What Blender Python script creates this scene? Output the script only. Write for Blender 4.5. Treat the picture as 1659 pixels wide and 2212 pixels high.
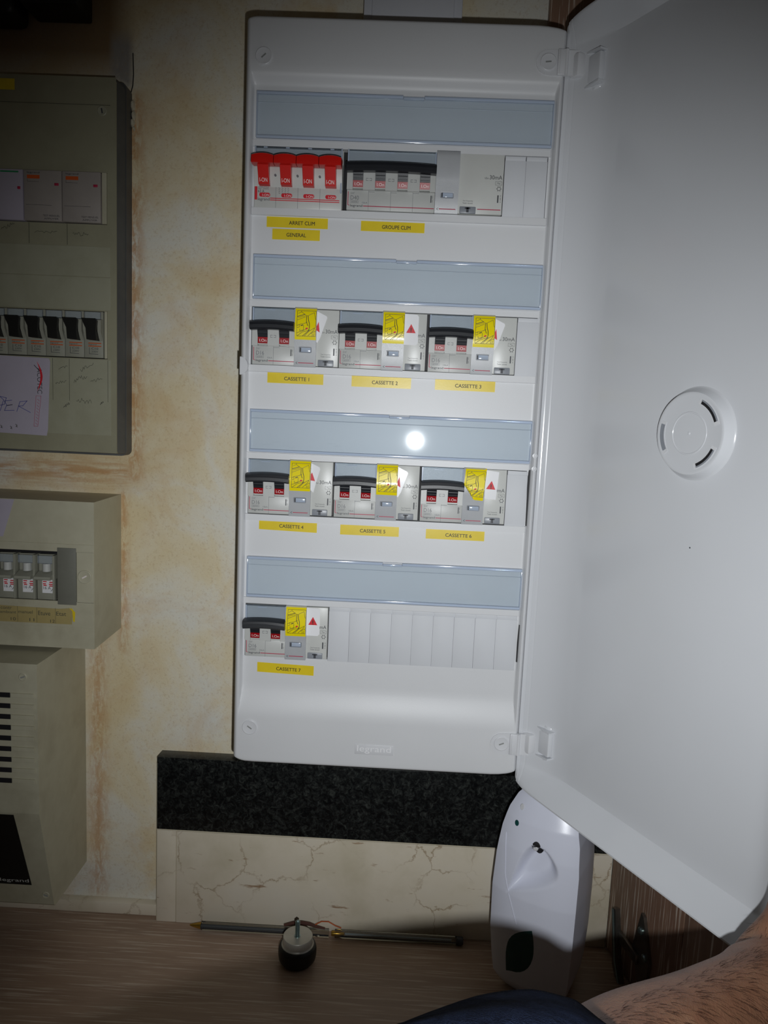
import bpy, bmesh, math, random
from mathutils import Vector, Matrix
from math import sin, cos, pi, radians, sqrt

random.seed(7)
for o in list(bpy.data.objects):
    bpy.data.objects.remove(o)
SC = bpy.context.scene
COL = SC.collection
ZC = 768.5            # the worktop lies at z = 0; measures below are mm with z = 0 at the top label window


def W(x, y, z):
    return Vector((x / 1000, y / 1000, (z + ZC) / 1000))


# ------------------------------------------------------------------ camera
cd = bpy.data.cameras.new('camera')
cam = bpy.data.objects.new('camera', cd)
COL.objects.link(cam)
cd.sensor_fit = 'HORIZONTAL'
cd.sensor_width = 36
cd.lens = 36 * 1623.464 / 1659
cd.clip_start = 0.01
cd.clip_end = 20
MR = Matrix(((0.99866803, -0.04707305, 0.02112561), (0.02697059, 0.12721608, -0.99150827), (0.0439858, 0.99075739, 0.12831622)))
CP = Vector((128.902, -632.05, -250.124))
cam.matrix_world = Matrix.Translation(W(*CP)) @ MR.to_4x4()
SC.camera = cam

# ------------------------------------------------------------------ dim room
wd = bpy.data.worlds.new('room')
SC.world = wd
wd.use_nodes = True
wd.node_tree.nodes['Background'].inputs[0].default_value = (1.0, 0.86, 0.68, 1)
wd.node_tree.nodes['Background'].inputs[1].default_value = 0.016

# ------------------------------------------------------------------ the camera's own flash, just right of and below the lens
fl = bpy.data.lights.new('flash', 'SPOT')
fl.energy = 10.6
fl.color = (0.95, 0.98, 1.0)
fl.shadow_soft_size = 0.004
fl.spot_size = radians(92)
fl.spot_blend = 1.0
flash = bpy.data.objects.new('flash', fl)
COL.objects.link(flash)
FP = CP + MR @ Vector((18, -42, 0))
tgt = Vector((185, 0, -385))
flash.location = W(*FP)
flash.rotation_euler = (tgt - FP).to_track_quat('-Z', 'Y').to_euler()

SC.view_settings.view_transform = 'Standard'
SC.view_settings.look = 'None'
SC.view_settings.gamma = 1
SC.view_settings.use_curve_mapping = False
SC.view_settings.exposure = 0.0


# ------------------------------------------------------------------ materials
def lin(h):
    h = h.lstrip('#')
    r = []
    for i in (0, 2, 4):
        c = int(h[i:i + 2], 16) / 255
        r.append(c / 12.92 if c <= .04045 else ((c + .055) / 1.055) ** 2.4)
    return (*r, 1)


class NT:
    def __init__(s, name):
        s.m = bpy.data.materials.new(name)
        s.m.use_nodes = True
        s.t = s.m.node_tree
        s.b = s.t.nodes['Principled BSDF']
        s.out = s.t.nodes['Material Output']

    def n(s, typ, ins=None, **kw):
        nd = s.t.nodes.new(typ)
        for k, v in kw.items():
            setattr(nd, k, v)
        for k, v in (ins or {}).items():
            s.put(nd.inputs[k], v)
        return nd

    def put(s, sock, v):
        if isinstance(v, bpy.types.NodeSocket):
            s.t.links.new(v, sock)
        else:
            sock.default_value = v

    def coord(s):
        return s.n('ShaderNodeTexCoord').outputs['Object']

    def mp(s, vec, sc=(1, 1, 1), rot=(0, 0, 0), loc=(0, 0, 0)):
        return s.n('ShaderNodeMapping', {'Vector': vec, 'Scale': sc, 'Rotation': rot, 'Location': loc}).outputs[0]

    def noise(s, vec, scale, det=4, rough=.55, dist=0):
        return s.n('ShaderNodeTexNoise', {'Vector': vec, 'Scale': scale, 'Detail': det, 'Roughness': rough, 'Distortion': dist}).outputs[0]

    def ramp(s, fac, pts, interp='LINEAR'):
        nd = s.n('ShaderNodeValToRGB', {'Fac': fac})
        cr = nd.color_ramp
        cr.interpolation = interp
        while len(cr.elements) < len(pts):
            cr.elements.new(0.5)
        for e, (p, c) in zip(cr.elements, pts):
            e.position = p
            e.color = c if len(c) == 4 else (*c, 1)
        return nd.outputs[0]

    def mix(s, fac, a, b, bt='MIX'):
        nd = s.n('ShaderNodeMix', data_type='RGBA', blend_type=bt)
        s.put(nd.inputs[0], fac)
        s.put(nd.inputs[6], a)
        s.put(nd.inputs[7], b)
        return nd.outputs[2]

    def math(s, op, a, b=0.0, c=None):
        nd = s.n('ShaderNodeMath', operation=op)
        s.put(nd.inputs[0], a)
        s.put(nd.inputs[1], b)
        if c is not None:
            s.put(nd.inputs[2], c)
        return nd.outputs[0]

    def mr(s, v, a, b, c=0.0, d=1.0, it='LINEAR'):
        return s.n('ShaderNodeMapRange', {'Value': v, 'From Min': a, 'From Max': b, 'To Min': c, 'To Max': d}, interpolation_type=it).outputs[0]

    def bump(s, h, strength=.2, dist=.001):
        s.put(s.b.inputs['Normal'], s.n('ShaderNodeBump', {'Height': h, 'Strength': strength, 'Distance': dist}).outputs[0])


G = (0, 0, 0, 1)
ONE = (1, 1, 1, 1)


def plastic(name, col, rough=.4, var=.05, scale=60, spec=.5, bump=.05, coat=0, metal=0, bscale=900):
    m = NT(name)
    c = m.coord()
    f = m.noise(c, scale, 5)
    col = lin(col)
    dark = tuple(x * (1 - var) for x in col[:3]) + (1,)
    lite = tuple(min(1, x * (1 + var)) for x in col[:3]) + (1,)
    m.put(m.b.inputs['Base Color'], m.ramp(f, ((.3, dark), (.7, lite))))
    m.b.inputs['Roughness'].default_value = rough
    m.b.inputs['Metallic'].default_value = metal
    m.b.inputs['Specular IOR Level'].default_value = spec
    m.b.inputs['Coat Weight'].default_value = coat
    if bump:
        m.bump(m.noise(c, bscale, 2), bump, .0003)
    return m.m


M = {}
M['white'] = plastic('white_plastic', '#d6d7d9', .42, .02, 12, bump=.12, bscale=1500)
M['white_gloss'] = plastic('glossy_white_plastic', '#d2d4d8', .16, .015, 10, bump=.02, bscale=200)
M['white_part'] = plastic('white_plastic_fitting', '#d6d7da', .35, .02, 40, bump=.05)
M['white_dull'] = plastic('white_blanking_plastic', '#d0d2d6', .6, .02, 25, bump=.08)
M['slot'] = plastic('grey_slot_plastic', '#8f918f', .5, .05, 40)
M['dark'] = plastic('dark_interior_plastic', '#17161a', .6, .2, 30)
M['grey_dev'] = plastic('light_grey_device_plastic', '#bfc0bd', .4, .03, 50, bump=.1)
M['grey_dev2'] = plastic('pale_grey_device_plastic', '#c9cac6', .35, .03, 50, bump=.05)
M['silver'] = plastic('silver_grey_painted_plastic', '#b4b6b9', .3, .04, 70, bump=.25, bscale=2500)
M['silver_dark'] = plastic('mid_grey_plastic', '#8b8f96', .35, .04, 60)
M['black'] = plastic('black_toggle_plastic', '#1d1f24', .42, .1, 60, bump=.08)
M['redflag'] = plastic('dark_red_flag_plastic', '#9c1019', .3, .06, 80)
M['red'] = plastic('red_toggle_plastic', '#cc1a14', .3, .05, 60, bump=.08)
M['redink'] = plastic('red_print', '#b02748', .5, .05, 90, bump=0)
M['redprint'] = plastic('scarlet_print', '#d3202e', .5, .05, 90, bump=0)
M['greyink'] = plastic('grey_print', '#74767a', .5, .08, 90, bump=0)
M['darkink'] = plastic('dark_print', '#3c3e44', .5, .08, 90, bump=0)
M['whiteink'] = plastic('white_print', '#f2e6e4', .5, .03, 90, bump=0)
M['blackink'] = plastic('black_print', '#2c2a18', .5, .1, 90, bump=0)
M['yellow'] = plastic('yellow_sticker_vinyl', '#f2de10', .22, .03, 60, bump=.03)
M['tape'] = plastic('yellow_label_tape', '#e3c92a', .3, .04, 90, bump=.04)
M['stickerwhite'] = plastic('white_sticker_vinyl', '#f0f0f2', .18, .02, 60, bump=.02)
M['orangeink'] = plastic('orange_print', '#c9571f', .5, .06, 90, bump=0)
M['greenink'] = plastic('green_print', '#1e8a55', .5, .06, 90, bump=0)
M['blueink'] = plastic('blue_ballpoint_ink', '#5a5c9a', .5, .06, 90, bump=0)
M['pencil'] = plastic('pencil_marks', '#4d4e42', .6, .1, 90, bump=0)
M['trunk'] = plastic('white_trunking_plastic', '#d9dbe2', .35, .02, 30)
M['metal'] = plastic('brushed_aluminium', '#b9b6ac', .42, .06, 120, metal=.55)
M['zinc'] = plastic('zinc_plated_steel', '#8fa3a2', .3, .1, 300, metal=.9)
M['steel_dark'] = plastic('nickel_plated_steel', '#85827c', .3, .15, 150, metal=.9)
M['brass'] = plastic('brass', '#c09a45', .3, .1, 200, metal=.9)
M['rubber'] = plastic('black_rubber', '#141412', .45, .15, 100)
M['greenglass'] = plastic('dark_green_plastic', '#174644', .25, .1, 60)
M['browncable'] = plastic('brown_sheath', '#4b2b22', .5, .2, 100)
M['copper'] = plastic('copper_orange', '#b3562c', .4, .1, 100)
M['dispenser'] = plastic('bluish_white_plastic', '#dfe2f0', .3, .015, 15, bump=.06, bscale=1200)


def dirty(name, col, stain, rough=.5, lo=.45, hi=.8, sc=18, bump=.1):
    m = NT(name)
    c = m.coord()
    f1 = m.noise(c, sc, 6, .6, .4)
    f2 = m.noise(c, sc * 5, 4)
    base = m.mix(m.ramp(f2, ((.3, G), (.75, (.18, .18, .18, 1)))), lin(col), lin(stain))
    m.put(m.b.inputs['Base Color'], m.mix(m.ramp(f1, ((lo, G), (hi, (.6, .6, .6, 1)))), base, lin(stain)))
    m.b.inputs['Roughness'].default_value = rough
    m.bump(m.noise(c, 900, 2), bump, .0003)
    return m.m


M['old_green'] = dirty('aged_grey_green_plastic', '#9d9a82', '#84806a', .45)
M['old_green2'] = dirty('aged_pale_green_plastic', '#a5a48f', '#8b886e', .45)
M['old_side'] = dirty('dark_grey_dusty_plastic', '#4c4e50', '#6d6c66', .5)
M['old_cream'] = dirty('aged_cream_plastic', '#bdb9a2', '#8d846a', .5, .5, .85)
M['old_grey'] = dirty('aged_grey_plastic', '#9b9b8e', '#84836f', .5)
M['old_grey_dark'] = dirty('aged_mid_grey_plastic', '#7a7a70', '#5f5e52', .5)
M['old_paper'] = dirty('yellowed_paper', '#b0a06a', '#927f50', .8, .4, .8)
M['lilac_paper'] = dirty('pale_lilac_paper', '#b6afbd', '#a59ca9', .8)
M['grey_label'] = dirty('greyish_front_plastic', '#a59d97', '#8e867e', .5)


def clear(name, tint, rough=.06, fres=1.45, haze=0.0):
    m = NT(name)
    t = m.n('ShaderNodeBsdfTransparent', {'Color': lin(tint)})
    g = m.n('ShaderNodeBsdfGlossy', {'Roughness': rough})
    d = m.n('ShaderNodeBsdfDiffuse', {'Color': lin('#dbe8fb')})
    fr = m.n('ShaderNodeFresnel', {'IOR': fres})
    sc = m.ramp(m.noise(m.mp(m.coord(), (1, 1, 6), (0, .5, 0)), 90, 5, .7), ((.62, (haze, haze, haze, 1)), (.8, (haze + .06, haze + .06, haze + .06, 1))))
    a = m.n('ShaderNodeMixShader', {0: sc, 1: t.outputs[0], 2: d.outputs[0]})
    b = m.n('ShaderNodeMixShader', {0: fr.outputs[0], 1: a.outputs[0], 2: g.outputs[0]})
    m.t.links.new(b.outputs[0], m.out.inputs[0])
    return m.m


M['clear_blue'] = clear('clear_bluish_acrylic', '#f5f8fa', .035, 1.4, haze=.03)
M['clear_edge'] = clear('clear_acrylic_edge', '#dde7f4', .12, 1.6, haze=.55)
M['clear_old'] = clear('clear_yellowed_acrylic', '#f8f8f2', .1, haze=.2)
M['clear_pen'] = clear('clear_polystyrene', '#f1f0e6', .05, 1.5, haze=.03)


def m_wall():
    m = NT('mottled_cream_wallpaper')
    c = m.coord()
    n1 = m.noise(c, 10, 8, .6, .5)
    n2 = m.noise(m.mp(c, loc=(3, 1, 2)), 14, 8, .66, .5)
    n3 = m.noise(m.mp(c, loc=(9, 4, 2)), 420, 5, .7)
    base = m.ramp(n1, ((.36, lin('#decda6')), (.47, lin('#e2d6b8')), (.55, lin('#e3ddcb')), (.66, lin('#e0dfd6'))))
    och = m.ramp(n2, ((.5, G), (.7, (.42, .42, .42, 1))))
    base = m.mix(och, base, lin('#cda56c'))
    # orange blotches close to the old boxes
    x = m.n('ShaderNodeSeparateXYZ', {'Vector': c})
    X, Z = x.outputs[0], x.outputs[2]
    def fringe(cx, w, zlo, zhi, k):
        a = m.math('SUBTRACT', 1.0, m.mr(m.math('ABSOLUTE', m.math('SUBTRACT', X, cx)), .0, w))
        b = m.math('MULTIPLY', m.mr(Z, zlo - .01, zlo), m.mr(Z, zhi + .01, zhi))
        return m.math('MULTIPLY', m.math('MULTIPLY', a, b), k)
    near = m.math('MAXIMUM', fringe(-.127, .013, .45, .79, 1.0), m.math('MAXIMUM', fringe(-.137, .008, .28, .43, .9), fringe(-.163, .014, .02, .29, .8)))
    st = m.noise(m.mp(c, (170, 1, 60)), 1, 7, .75, .5)
    m1 = m.math('MULTIPLY', near, m.ramp(st, ((.4, G), (.54, ONE))))
    band = m.math('SUBTRACT', 1.0, m.mr(m.math('ABSOLUTE', m.math('SUBTRACT', Z, .452)), .0, .022))
    left = m.mr(X, -.118, -.135)
    st2 = m.noise(m.mp(c, (18, 1, 160)), 1, 6, .7, .3)
    m2 = m.math('MULTIPLY', m.math('MULTIPLY', band, left), m.ramp(st2, ((.4, G), (.56, ONE))))
    top = m.math('MULTIPLY', m.mr(Z, .79, .83), m.mr(X, -.125, -.15))
    mk = m.math('MAXIMUM', m1, m2)
    base = m.mix(m.math('MULTIPLY', mk, .72), base, lin('#bb8040'))
    base = m.mix(m.math('MULTIPLY', top, .85), base, lin('#7d5a30'))
    # bare plaster patch beside the top of the old box
    px = m.math('SUBTRACT', 1.0, m.mr(m.math('ABSOLUTE', m.math('ADD', X, .139)), .006, .012))
    pz = m.math('MULTIPLY', m.mr(Z, .795, .805), m.mr(Z, .85, .835))
    pm = m.math('MULTIPLY', m.math('MULTIPLY', px, pz), m.ramp(m.noise(c, 60, 4), ((.35, G), (.5, ONE))))
    base = m.mix(pm, base, lin('#a19c96'))
    base = m.mix(m.ramp(n3, ((.36, (.24, .24, .24, 1)), (.46, G))), base, lin('#a98650'))
    m.put(m.b.inputs['Base Color'], base)
    m.b.inputs['Roughness'].default_value = .62
    m.bump(m.math('ADD', n3, m.math('MULTIPLY', n2, 2.0)), .25, .001)
    return m.m


def m_granite():
    m = NT('polished_black_granite')
    c = m.coord()
    v = m.n('ShaderNodeTexVoronoi', {'Vector': m.mp(c, (1, 1, 1)), 'Scale': 330, 'Randomness': 1})
    n = m.noise(c, 170, 6, .72, 1.2)
    col = m.ramp(n, ((.4, lin('#07080a')), (.5, lin('#1a1c1c')), (.6, lin('#363937')), (.72, lin('#585d57'))))
    sp = m.ramp(v.outputs['Distance'], ((0, lin('#2d3231')), (.5, lin('#121314'))))
    col = m.mix(.35, col, sp)
    m.put(m.b.inputs['Base Color'], col)
    m.b.inputs['Roughness'].default_value = .25
    m.b.inputs['Specular IOR Level'].default_value = .3
    return m.m


def m_marble():
    m = NT('cream_marble')
    c = m.coord()
    w = m.n('ShaderNodeVectorMath', {0: c, 1: m.n('ShaderNodeTexNoise', {'Vector': c, 'Scale': 22, 'Detail': 6}).outputs[1]}, operation='ADD')
    nn = m.n('ShaderNodeTexNoise', {'Vector': c, 'Scale': 30, 'Detail': 7, 'Roughness': .65})
    sc_ = m.n('ShaderNodeVectorMath', {0: nn.outputs[1], 1: (.5, .5, .5)}, operation='SUBTRACT')
    sm = m.n('ShaderNodeVectorMath', {0: sc_.outputs[0]}, operation='SCALE')
    sm.inputs[3].default_value = .035
    wv = m.n('ShaderNodeVectorMath', {0: c, 1: sm.outputs[0]}, operation='ADD')
    v = m.n('ShaderNodeTexVoronoi', {'Vector': wv.outputs[0], 'Scale': 17}, feature='DISTANCE_TO_EDGE')
    crack = m.ramp(v.outputs[0], ((0, ONE), (.018, G)))
    gate = m.ramp(m.noise(m.mp(c, loc=(2, 5, 1)), 13, 3), ((.46, G), (.62, (.75, .75, .75, 1))))
    cloud = m.ramp(m.noise(c, 14, 6), ((.3, lin('#cdc3ab')), (.5, lin('#ded4c0')), (.72, lin('#e0d8c8'))))
    base = m.mix(m.math('MULTIPLY', crack, gate), cloud, lin('#8f7551'))
    fl_ = m.noise(m.mp(c, (30, 30, 150), (0, .25, 0)), 1, 5, .62)
    base = m.mix(m.ramp(fl_, ((.64, G), (.7, (.75, .75, .75, 1)))), base, lin('#8a6238'))
    m.put(m.b.inputs['Base Color'], base)
    m.b.inputs['Roughness'].default_value = .35
    return m.m


def m_wood(name, c1, c2, c3, axis, rough=.45, dens=1.0, lo=.58):
    m = NT(name)
    c = m.coord()
    s1 = {'x': (3, 55, 55), 'z': (60, 60, 3)}[axis]
    s2 = {'x': (14, 420, 420), 'z': (380, 380, 11)}[axis]
    g1 = m.noise(m.mp(c, s1), 1, 6, .6, 1.0)
    g2 = m.noise(m.mp(c, s2), 1, 4, .6)
    col = m.ramp(g1, ((.35, lin(c1)), (.65, lin(c2))))
    col = m.mix(m.ramp(g2, ((lo, G), (lo + .1, (dens, dens, dens, 1)))), col, lin(c3))
    m.put(m.b.inputs['Base Color'], col)
    m.b.inputs['Roughness'].default_value = rough
    m.bump(g2, .2, .0005)
    return m.m


M['wall'] = m_wall()
M['granite'] = m_granite()
M['marble'] = m_marble()
M['counter'] = m_wood('light_brown_oak_laminate', '#a08674', '#b39985', '#d8c8b8', 'x', .42, .65, .53)
M['cupboard'] = m_wood('dark_brown_grained_laminate', '#806250', '#8f705c', '#e0d4c6', 'z', .5, .85, .54)
M['mastic'] = plastic('cream_filler', '#c5bda6', .7, .08, 60, bump=.3, bscale=300)


def m_skin():
    m = NT('tanned_skin')
    c = m.coord()
    n1 = m.noise(c, 28, 6, .6)
    n2 = m.noise(m.mp(c, (1, 1, 1), (0, .6, 0)), 220, 5, .7, .8)
    v = m.n('ShaderNodeTexVoronoi', {'Vector': m.mp(c, (1.6, 1, 1), (0, .6, 0)), 'Scale': 420}, feature='DISTANCE_TO_EDGE')
    col = m.ramp(n1, ((.3, lin('#78543f')), (.5, lin('#8a634b')), (.7, lin('#9c785f'))))
    col = m.mix(m.ramp(n2, ((.4, G), (.75, (.4, .4, .4, 1)))), col, lin('#805040'))
    m.put(m.b.inputs['Base Color'], col)
    m.b.inputs['Roughness'].default_value = .5
    m.b.inputs['Subsurface Weight'].default_value = .08
    m.b.inputs['Subsurface Radius'].default_value = (.004, .0015, .0008)
    m.b.inputs['Subsurface Scale'].default_value = 1
    h = m.math('ADD', m.math('MULTIPLY', m.ramp(v.outputs[0], ((0, G), (.12, ONE))), .4), n2)
    m.bump(h, .3, .0009)
    return m.m


def m_fleece():
    m = NT('navy_blue_fleece')
    c = m.coord()
    n = m.noise(c, 95, 6, .7, .6)
    n2 = m.noise(c, 1400, 3)
    m.put(m.b.inputs['Base Color'], m.ramp(n, ((.3, lin('#121726')), (.7, lin('#262f47')))))
    m.b.inputs['Roughness'].default_value = .95
    m.b.inputs['Specular IOR Level'].default_value = .05
    m.bump(m.math('ADD', n, m.math('MULTIPLY', n2, .5)), 1.0, .006)
    return m.m


M['skin'] = m_skin()
M['fleece'] = m_fleece()
M['hair'] = plastic('dark_arm_hair', '#3f2a22', .85, .1, 90, spec=.1, bump=0)


# ------------------------------------------------------------------ mesh helpers (mm)
class MB:
    def __init__(s):
        s.v, s.f = [], []

    def add(s, vs, fs):
        o = len(s.v)
        s.v += [tuple(p) for p in vs]
        s.f += [tuple(i + o for i in f) for f in fs]
        return s

    def box(s, x0, x1, y0, y1, z0, z1, bev=0, seg=2):
        x0, x1 = sorted((x0, x1)); y0, y1 = sorted((y0, y1)); z0, z1 = sorted((z0, z1))
        if not bev:
            return s.add([(x, y, z) for x in (x0, x1) for y in (y0, y1) for z in (z0, z1)],
                         [(0, 1, 3, 2), (4, 6, 7, 5), (0, 4, 5, 1), (2, 3, 7, 6), (0, 2, 6, 4), (1, 5, 7, 3)])
        bm = bmesh.new()
        vs = [bm.verts.new((x, y, z)) for x in (x0, x1) for y in (y0, y1) for z in (z0, z1)]
        for f in [(0, 1, 3, 2), (4, 6, 7, 5), (0, 4, 5, 1), (2, 3, 7, 6), (0, 2, 6, 4), (1, 5, 7, 3)]:
            bm.faces.new([vs[i] for i in f])
        bmesh.ops.bevel(bm, geom=bm.edges[:], offset=bev, segments=seg, profile=.5, affect='EDGES')
        return s.bm(bm)

    def bm(s, bm):
        bm.verts.ensure_lookup_table()
        bm.verts.index_update()
        s.add([v.co[:] for v in bm.verts], [[v.index for v in f.verts] for f in bm.faces])
        bm.free()
        return s

    def prism(s, poly, y0, y1, ax='y'):
        """poly in (x,z) extruded along y; ax='x': poly in (y,z) extruded along x"""
        n = len(poly)
        if ax == 'y':
            vs = [(p[0], y0, p[1]) for p in poly] + [(p[0], y1, p[1]) for p in poly]
        elif ax == 'x':
            vs = [(y0, p[0], p[1]) for p in poly] + [(y1, p[0], p[1]) for p in poly]
        else:
            vs = [(p[0], p[1], y0) for p in poly] + [(p[0], p[1], y1) for p in poly]
        fs = [tuple(range(n)), tuple(range(2 * n - 1, n - 1, -1))]
        fs += [(i, i + n, (i + 1) % n + n, (i + 1) % n) for i in range(n)]
        return s.add(vs, fs)

    def lathe(s, prof, c=(0, 0, 0), ax='z', n=32, close=True):
        """prof: (radius, height) along axis"""
        vs, fs = [], []
        for r, h in prof:
            for k in range(n):
                a = 2 * pi * k / n
                p = {'z': (r * cos(a), r * sin(a), h), 'y': (r * cos(a), h, r * sin(a)), 'x': (h, r * cos(a), r * sin(a))}[ax]
                vs.append((p[0] + c[0], p[1] + c[1], p[2] + c[2]))
        for i in range(len(prof) - 1):
            for k in range(n):
                fs.append((i * n + k, i * n + (k + 1) % n, (i + 1) * n + (k + 1) % n, (i + 1) * n + k))
        if close:
            fs.append(tuple(range(n)))
            fs.append(tuple((len(prof) - 1) * n + k for k in range(n)))
        return s.add(vs, fs)

    def tube(s, pts, r, n=6):
        pts = [Vector(p) for p in pts]
        rs = r if isinstance(r, (list, tuple)) else [r] * len(pts)
        vs, fs = [], []
        for i, p in enumerate(pts):
            d = (pts[min(i + 1, len(pts) - 1)] - pts[max(i - 1, 0)]).normalized()
            a = d.cross(Vector((0, 1, 0.13))).normalized()
            b = d.cross(a)
            for k in range(n):
                t = 2 * pi * k / n
                vs.append(p + a * rs[i] * cos(t) + b * rs[i] * sin(t))
        for i in range(len(pts) - 1):
            for k in range(n):
                fs.append((i * n + k, i * n + (k + 1) % n, (i + 1) * n + (k + 1) % n, (i + 1) * n + k))
        fs.append(tuple(range(n)))
        fs.append(tuple((len(pts) - 1) * n + k for k in range(n)))
        return s.add(vs, fs)

    def line(s, pts, w, y, t=.05):
        """flat drawn line in the x-z plane at depth y"""
        for (a, b) in zip(pts, pts[1:]):
            d = Vector((b[0] - a[0], b[1] - a[1]))
            if d.length < 1e-6:
                continue
            d.normalize()
            nx, nz = -d.y * w / 2, d.x * w / 2
            ex, ez = d.x * w * .3, d.y * w * .3
            s.prism([(a[0] + nx - ex, a[1] + nz - ez), (b[0] + nx + ex, b[1] + nz + ez), (b[0] - nx + ex, b[1] - nz + ez), (a[0] - nx - ex, a[1] - nz - ez)], y, y - t)
        return s

    def grid(s, us, vs_, fn, skip=None, flip=False):
        n = len(us)
        pts = [fn(u, v) for v in vs_ for u in us]
        fs = []
        for j in range(len(vs_) - 1):
            for i in range(n - 1):
                if skip and skip((us[i] + us[i + 1]) / 2, (vs_[j] + vs_[j + 1]) / 2):
                    continue
                f = (j * n + i, j * n + i + 1, (j + 1) * n + i + 1, (j + 1) * n + i)
                fs.append(f[::-1] if flip else f)
        return s.add(pts, fs)


ORG = {}


def setp(o, label=None, cat=None, group=None, kind=None):
    if label: o['label'] = label
    if cat: o['category'] = cat
    if group: o['group'] = group
    if kind: o['kind'] = kind
    return o


def thing(name, loc, label, cat, group=None, rz=0, local=False, kind=None):
    """Empty at loc (mm). Parts of a non-local thing are given in the same mm frame as loc."""
    o = bpy.data.objects.new(name, None)
    o.empty_display_size = .01
    COL.objects.link(o)
    o.location = W(*loc)
    o.rotation_euler = (0, 0, rz)
    ORG[o.name] = Vector((0, 0, 0)) if local else Vector(loc)
    return setp(o, label, cat, group, kind)


def mesh_obj(name, mb, mat, parent=None, smooth=True, ang=35, label=None, kind=None, rel=True):
    me = bpy.data.meshes.new(name)
    if parent is None:
        vs = [W(*p) for p in mb.v]
    else:
        org = ORG.get(parent.name, Vector((0, 0, 0)))
        vs = [(Vector(p) - org) / 1000 for p in mb.v]
    me.from_pydata(vs, [], mb.f)
    me.update()
    bm = bmesh.new()
    bm.from_mesh(me)
    bmesh.ops.recalc_face_normals(bm, faces=bm.faces)
    if smooth:
        lim = radians(ang)
        for f in bm.faces: f.smooth = True
        for e in bm.edges:
            if len(e.link_faces) == 2 and e.calc_face_angle(0) > lim:
                e.smooth = False
    bm.to_mesh(me)
    bm.free()
    me.materials.append(M[mat] if isinstance(mat, str) else mat)
    o = bpy.data.objects.new(name, me)
    COL.objects.link(o)
    if parent is not None:
        o.parent = parent
        ORG[o.name] = ORG.get(parent.name, Vector((0, 0, 0)))
    return setp(o, label, kind=kind)


def copy_tree(o, parent=None):
    c = o.copy()
    COL.objects.link(c)
    if parent: c.parent = parent
    for ch in list(o.children):
        copy_tree(ch, c)
    ORG[c.name] = ORG.get(o.name, Vector((0, 0, 0)))
    return c


TCACHE = {}


def glyphs(s):
    if s not in TCACHE:
        cu = bpy.data.curves.new('t', 'FONT')
        cu.body = s
        cu.size = 1
        cu.resolution_u = 3
        ob = bpy.data.objects.new('t', cu)
        COL.objects.link(ob)
        bpy.context.view_layer.update()
        me = bpy.data.meshes.new_from_object(ob.evaluated_get(bpy.context.evaluated_depsgraph_get()))
        vs = [v.co.copy() for v in me.vertices]
        fs = [tuple(p.vertices) for p in me.polygons]
        x0 = min(v.x for v in vs); x1 = max(v.x for v in vs); y0 = min(v.y for v in vs); y1 = max(v.y for v in vs)
        bpy.data.objects.remove(ob)
        bpy.data.curves.remove(cu)
        bpy.data.meshes.remove(me)
        TCACHE[s] = ([((v.x - x0) / (x1 - x0), (v.y - y0) / (y1 - y0)) for v in vs], fs)
    return TCACHE[s]


def text(mb, s, x0, x1, z0, z1, y, rot=0, t=.03, fat=0, surf=None):
    """letters stretched to the rectangle x0..x1, z0..z1, facing -y. rot=90 reads upwards, -90 downwards"""
    vs, fs = glyphs(s)
    out = []
    for a, b in vs:
        if rot == 90: a, b = 1 - b, a
        elif rot == -90: a, b = b, 1 - a
        p = (x0 + a * (x1 - x0), z0 + b * (z1 - z0))
        out.append((p[0], y if surf is None else surf(*p), p[1]))
    n = len(out)
    mb.add(out, fs)
    return mb


def arc_rect(x0, x1, z0, z1, rx, rz, n=6):
    """rectangle outline with elliptical corners, counter-clockwise from lower left"""
    if not isinstance(rx, (list, tuple)): rx = [rx] * 4
    if not isinstance(rz, (list, tuple)): rz = [rz] * 4
    pts = []
    for k, (cx, cz, a0) in enumerate(((x0 + rx[0], z0 + rz[0], pi), (x1 - rx[1], z0 + rz[1], 1.5 * pi), (x1 - rx[2], z1 - rz[2], 0), (x0 + rx[3], z1 - rz[3], .5 * pi))):
        for i in range(n + 1):
            a = a0 + pi / 2 * i / n
            pts.append((cx + rx[k] * cos(a), cz + rz[k] * sin(a)))
    return pts


def sstep(a, b, x):
    t = min(1, max(0, (x - a) / (b - a)))
    return t * t * (3 - 2 * t)


# ================================================================== THE SETTING
WY = 80      # wall plane
TY = 64      # face of the tiles
mb = MB().grid([-700 + i * 20 for i in range(60)], [-ZC + i * 20 for i in range(68)], lambda x, z: (x, WY, z))
wall = mesh_obj('wall_back', mb, 'wall', kind='structure', smooth=False)
ORG[wall.name] = Vector((0, 0, -ZC))
# raised paper layer left of the tiles, with its torn right-hand edge
edge = [(-100.5 + .5 * sin(z * .9) + .3 * sin(z * 2.3), z) for z in range(-750, -600, 6)]
poly = [(-175, -750)] + edge + [(-99, -598), (-97, -592), (-175, -592)]
bot = [(-175 + i * 6, -751 + 1.2 * sin(i * 1.3) + (2.5 if 4 < i < 9 else 0)) for i in range(12)]
mesh_obj('paper_layer', MB().prism(bot + edge + [(-99.5, -598), (-97.5, -593), (-100, -560), (-175, -560)], WY - .12, WY + .2), 'wall', wall, smooth=False)
mesh_obj('tile', MB().box(-98.2, 349, TY, WY, -669, -593.4, .7), 'granite', wall, label='black granite border tile')
mesh_obj('tile', MB().box(-97.8, -78.6, TY, WY, -ZC, -670, .5), 'marble', wall, label='narrow cream marble tile')
mesh_obj('tile', MB().box(-78, 354, TY - .3, WY, -ZC, -670, .5), 'marble', wall, label='wide cream marble tile')
mesh_obj('skirting', MB().box(-330, -98.4, 71, WY, -ZC, -756, 1), 'marble', wall, label='low marble strip along the worktop')
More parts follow.
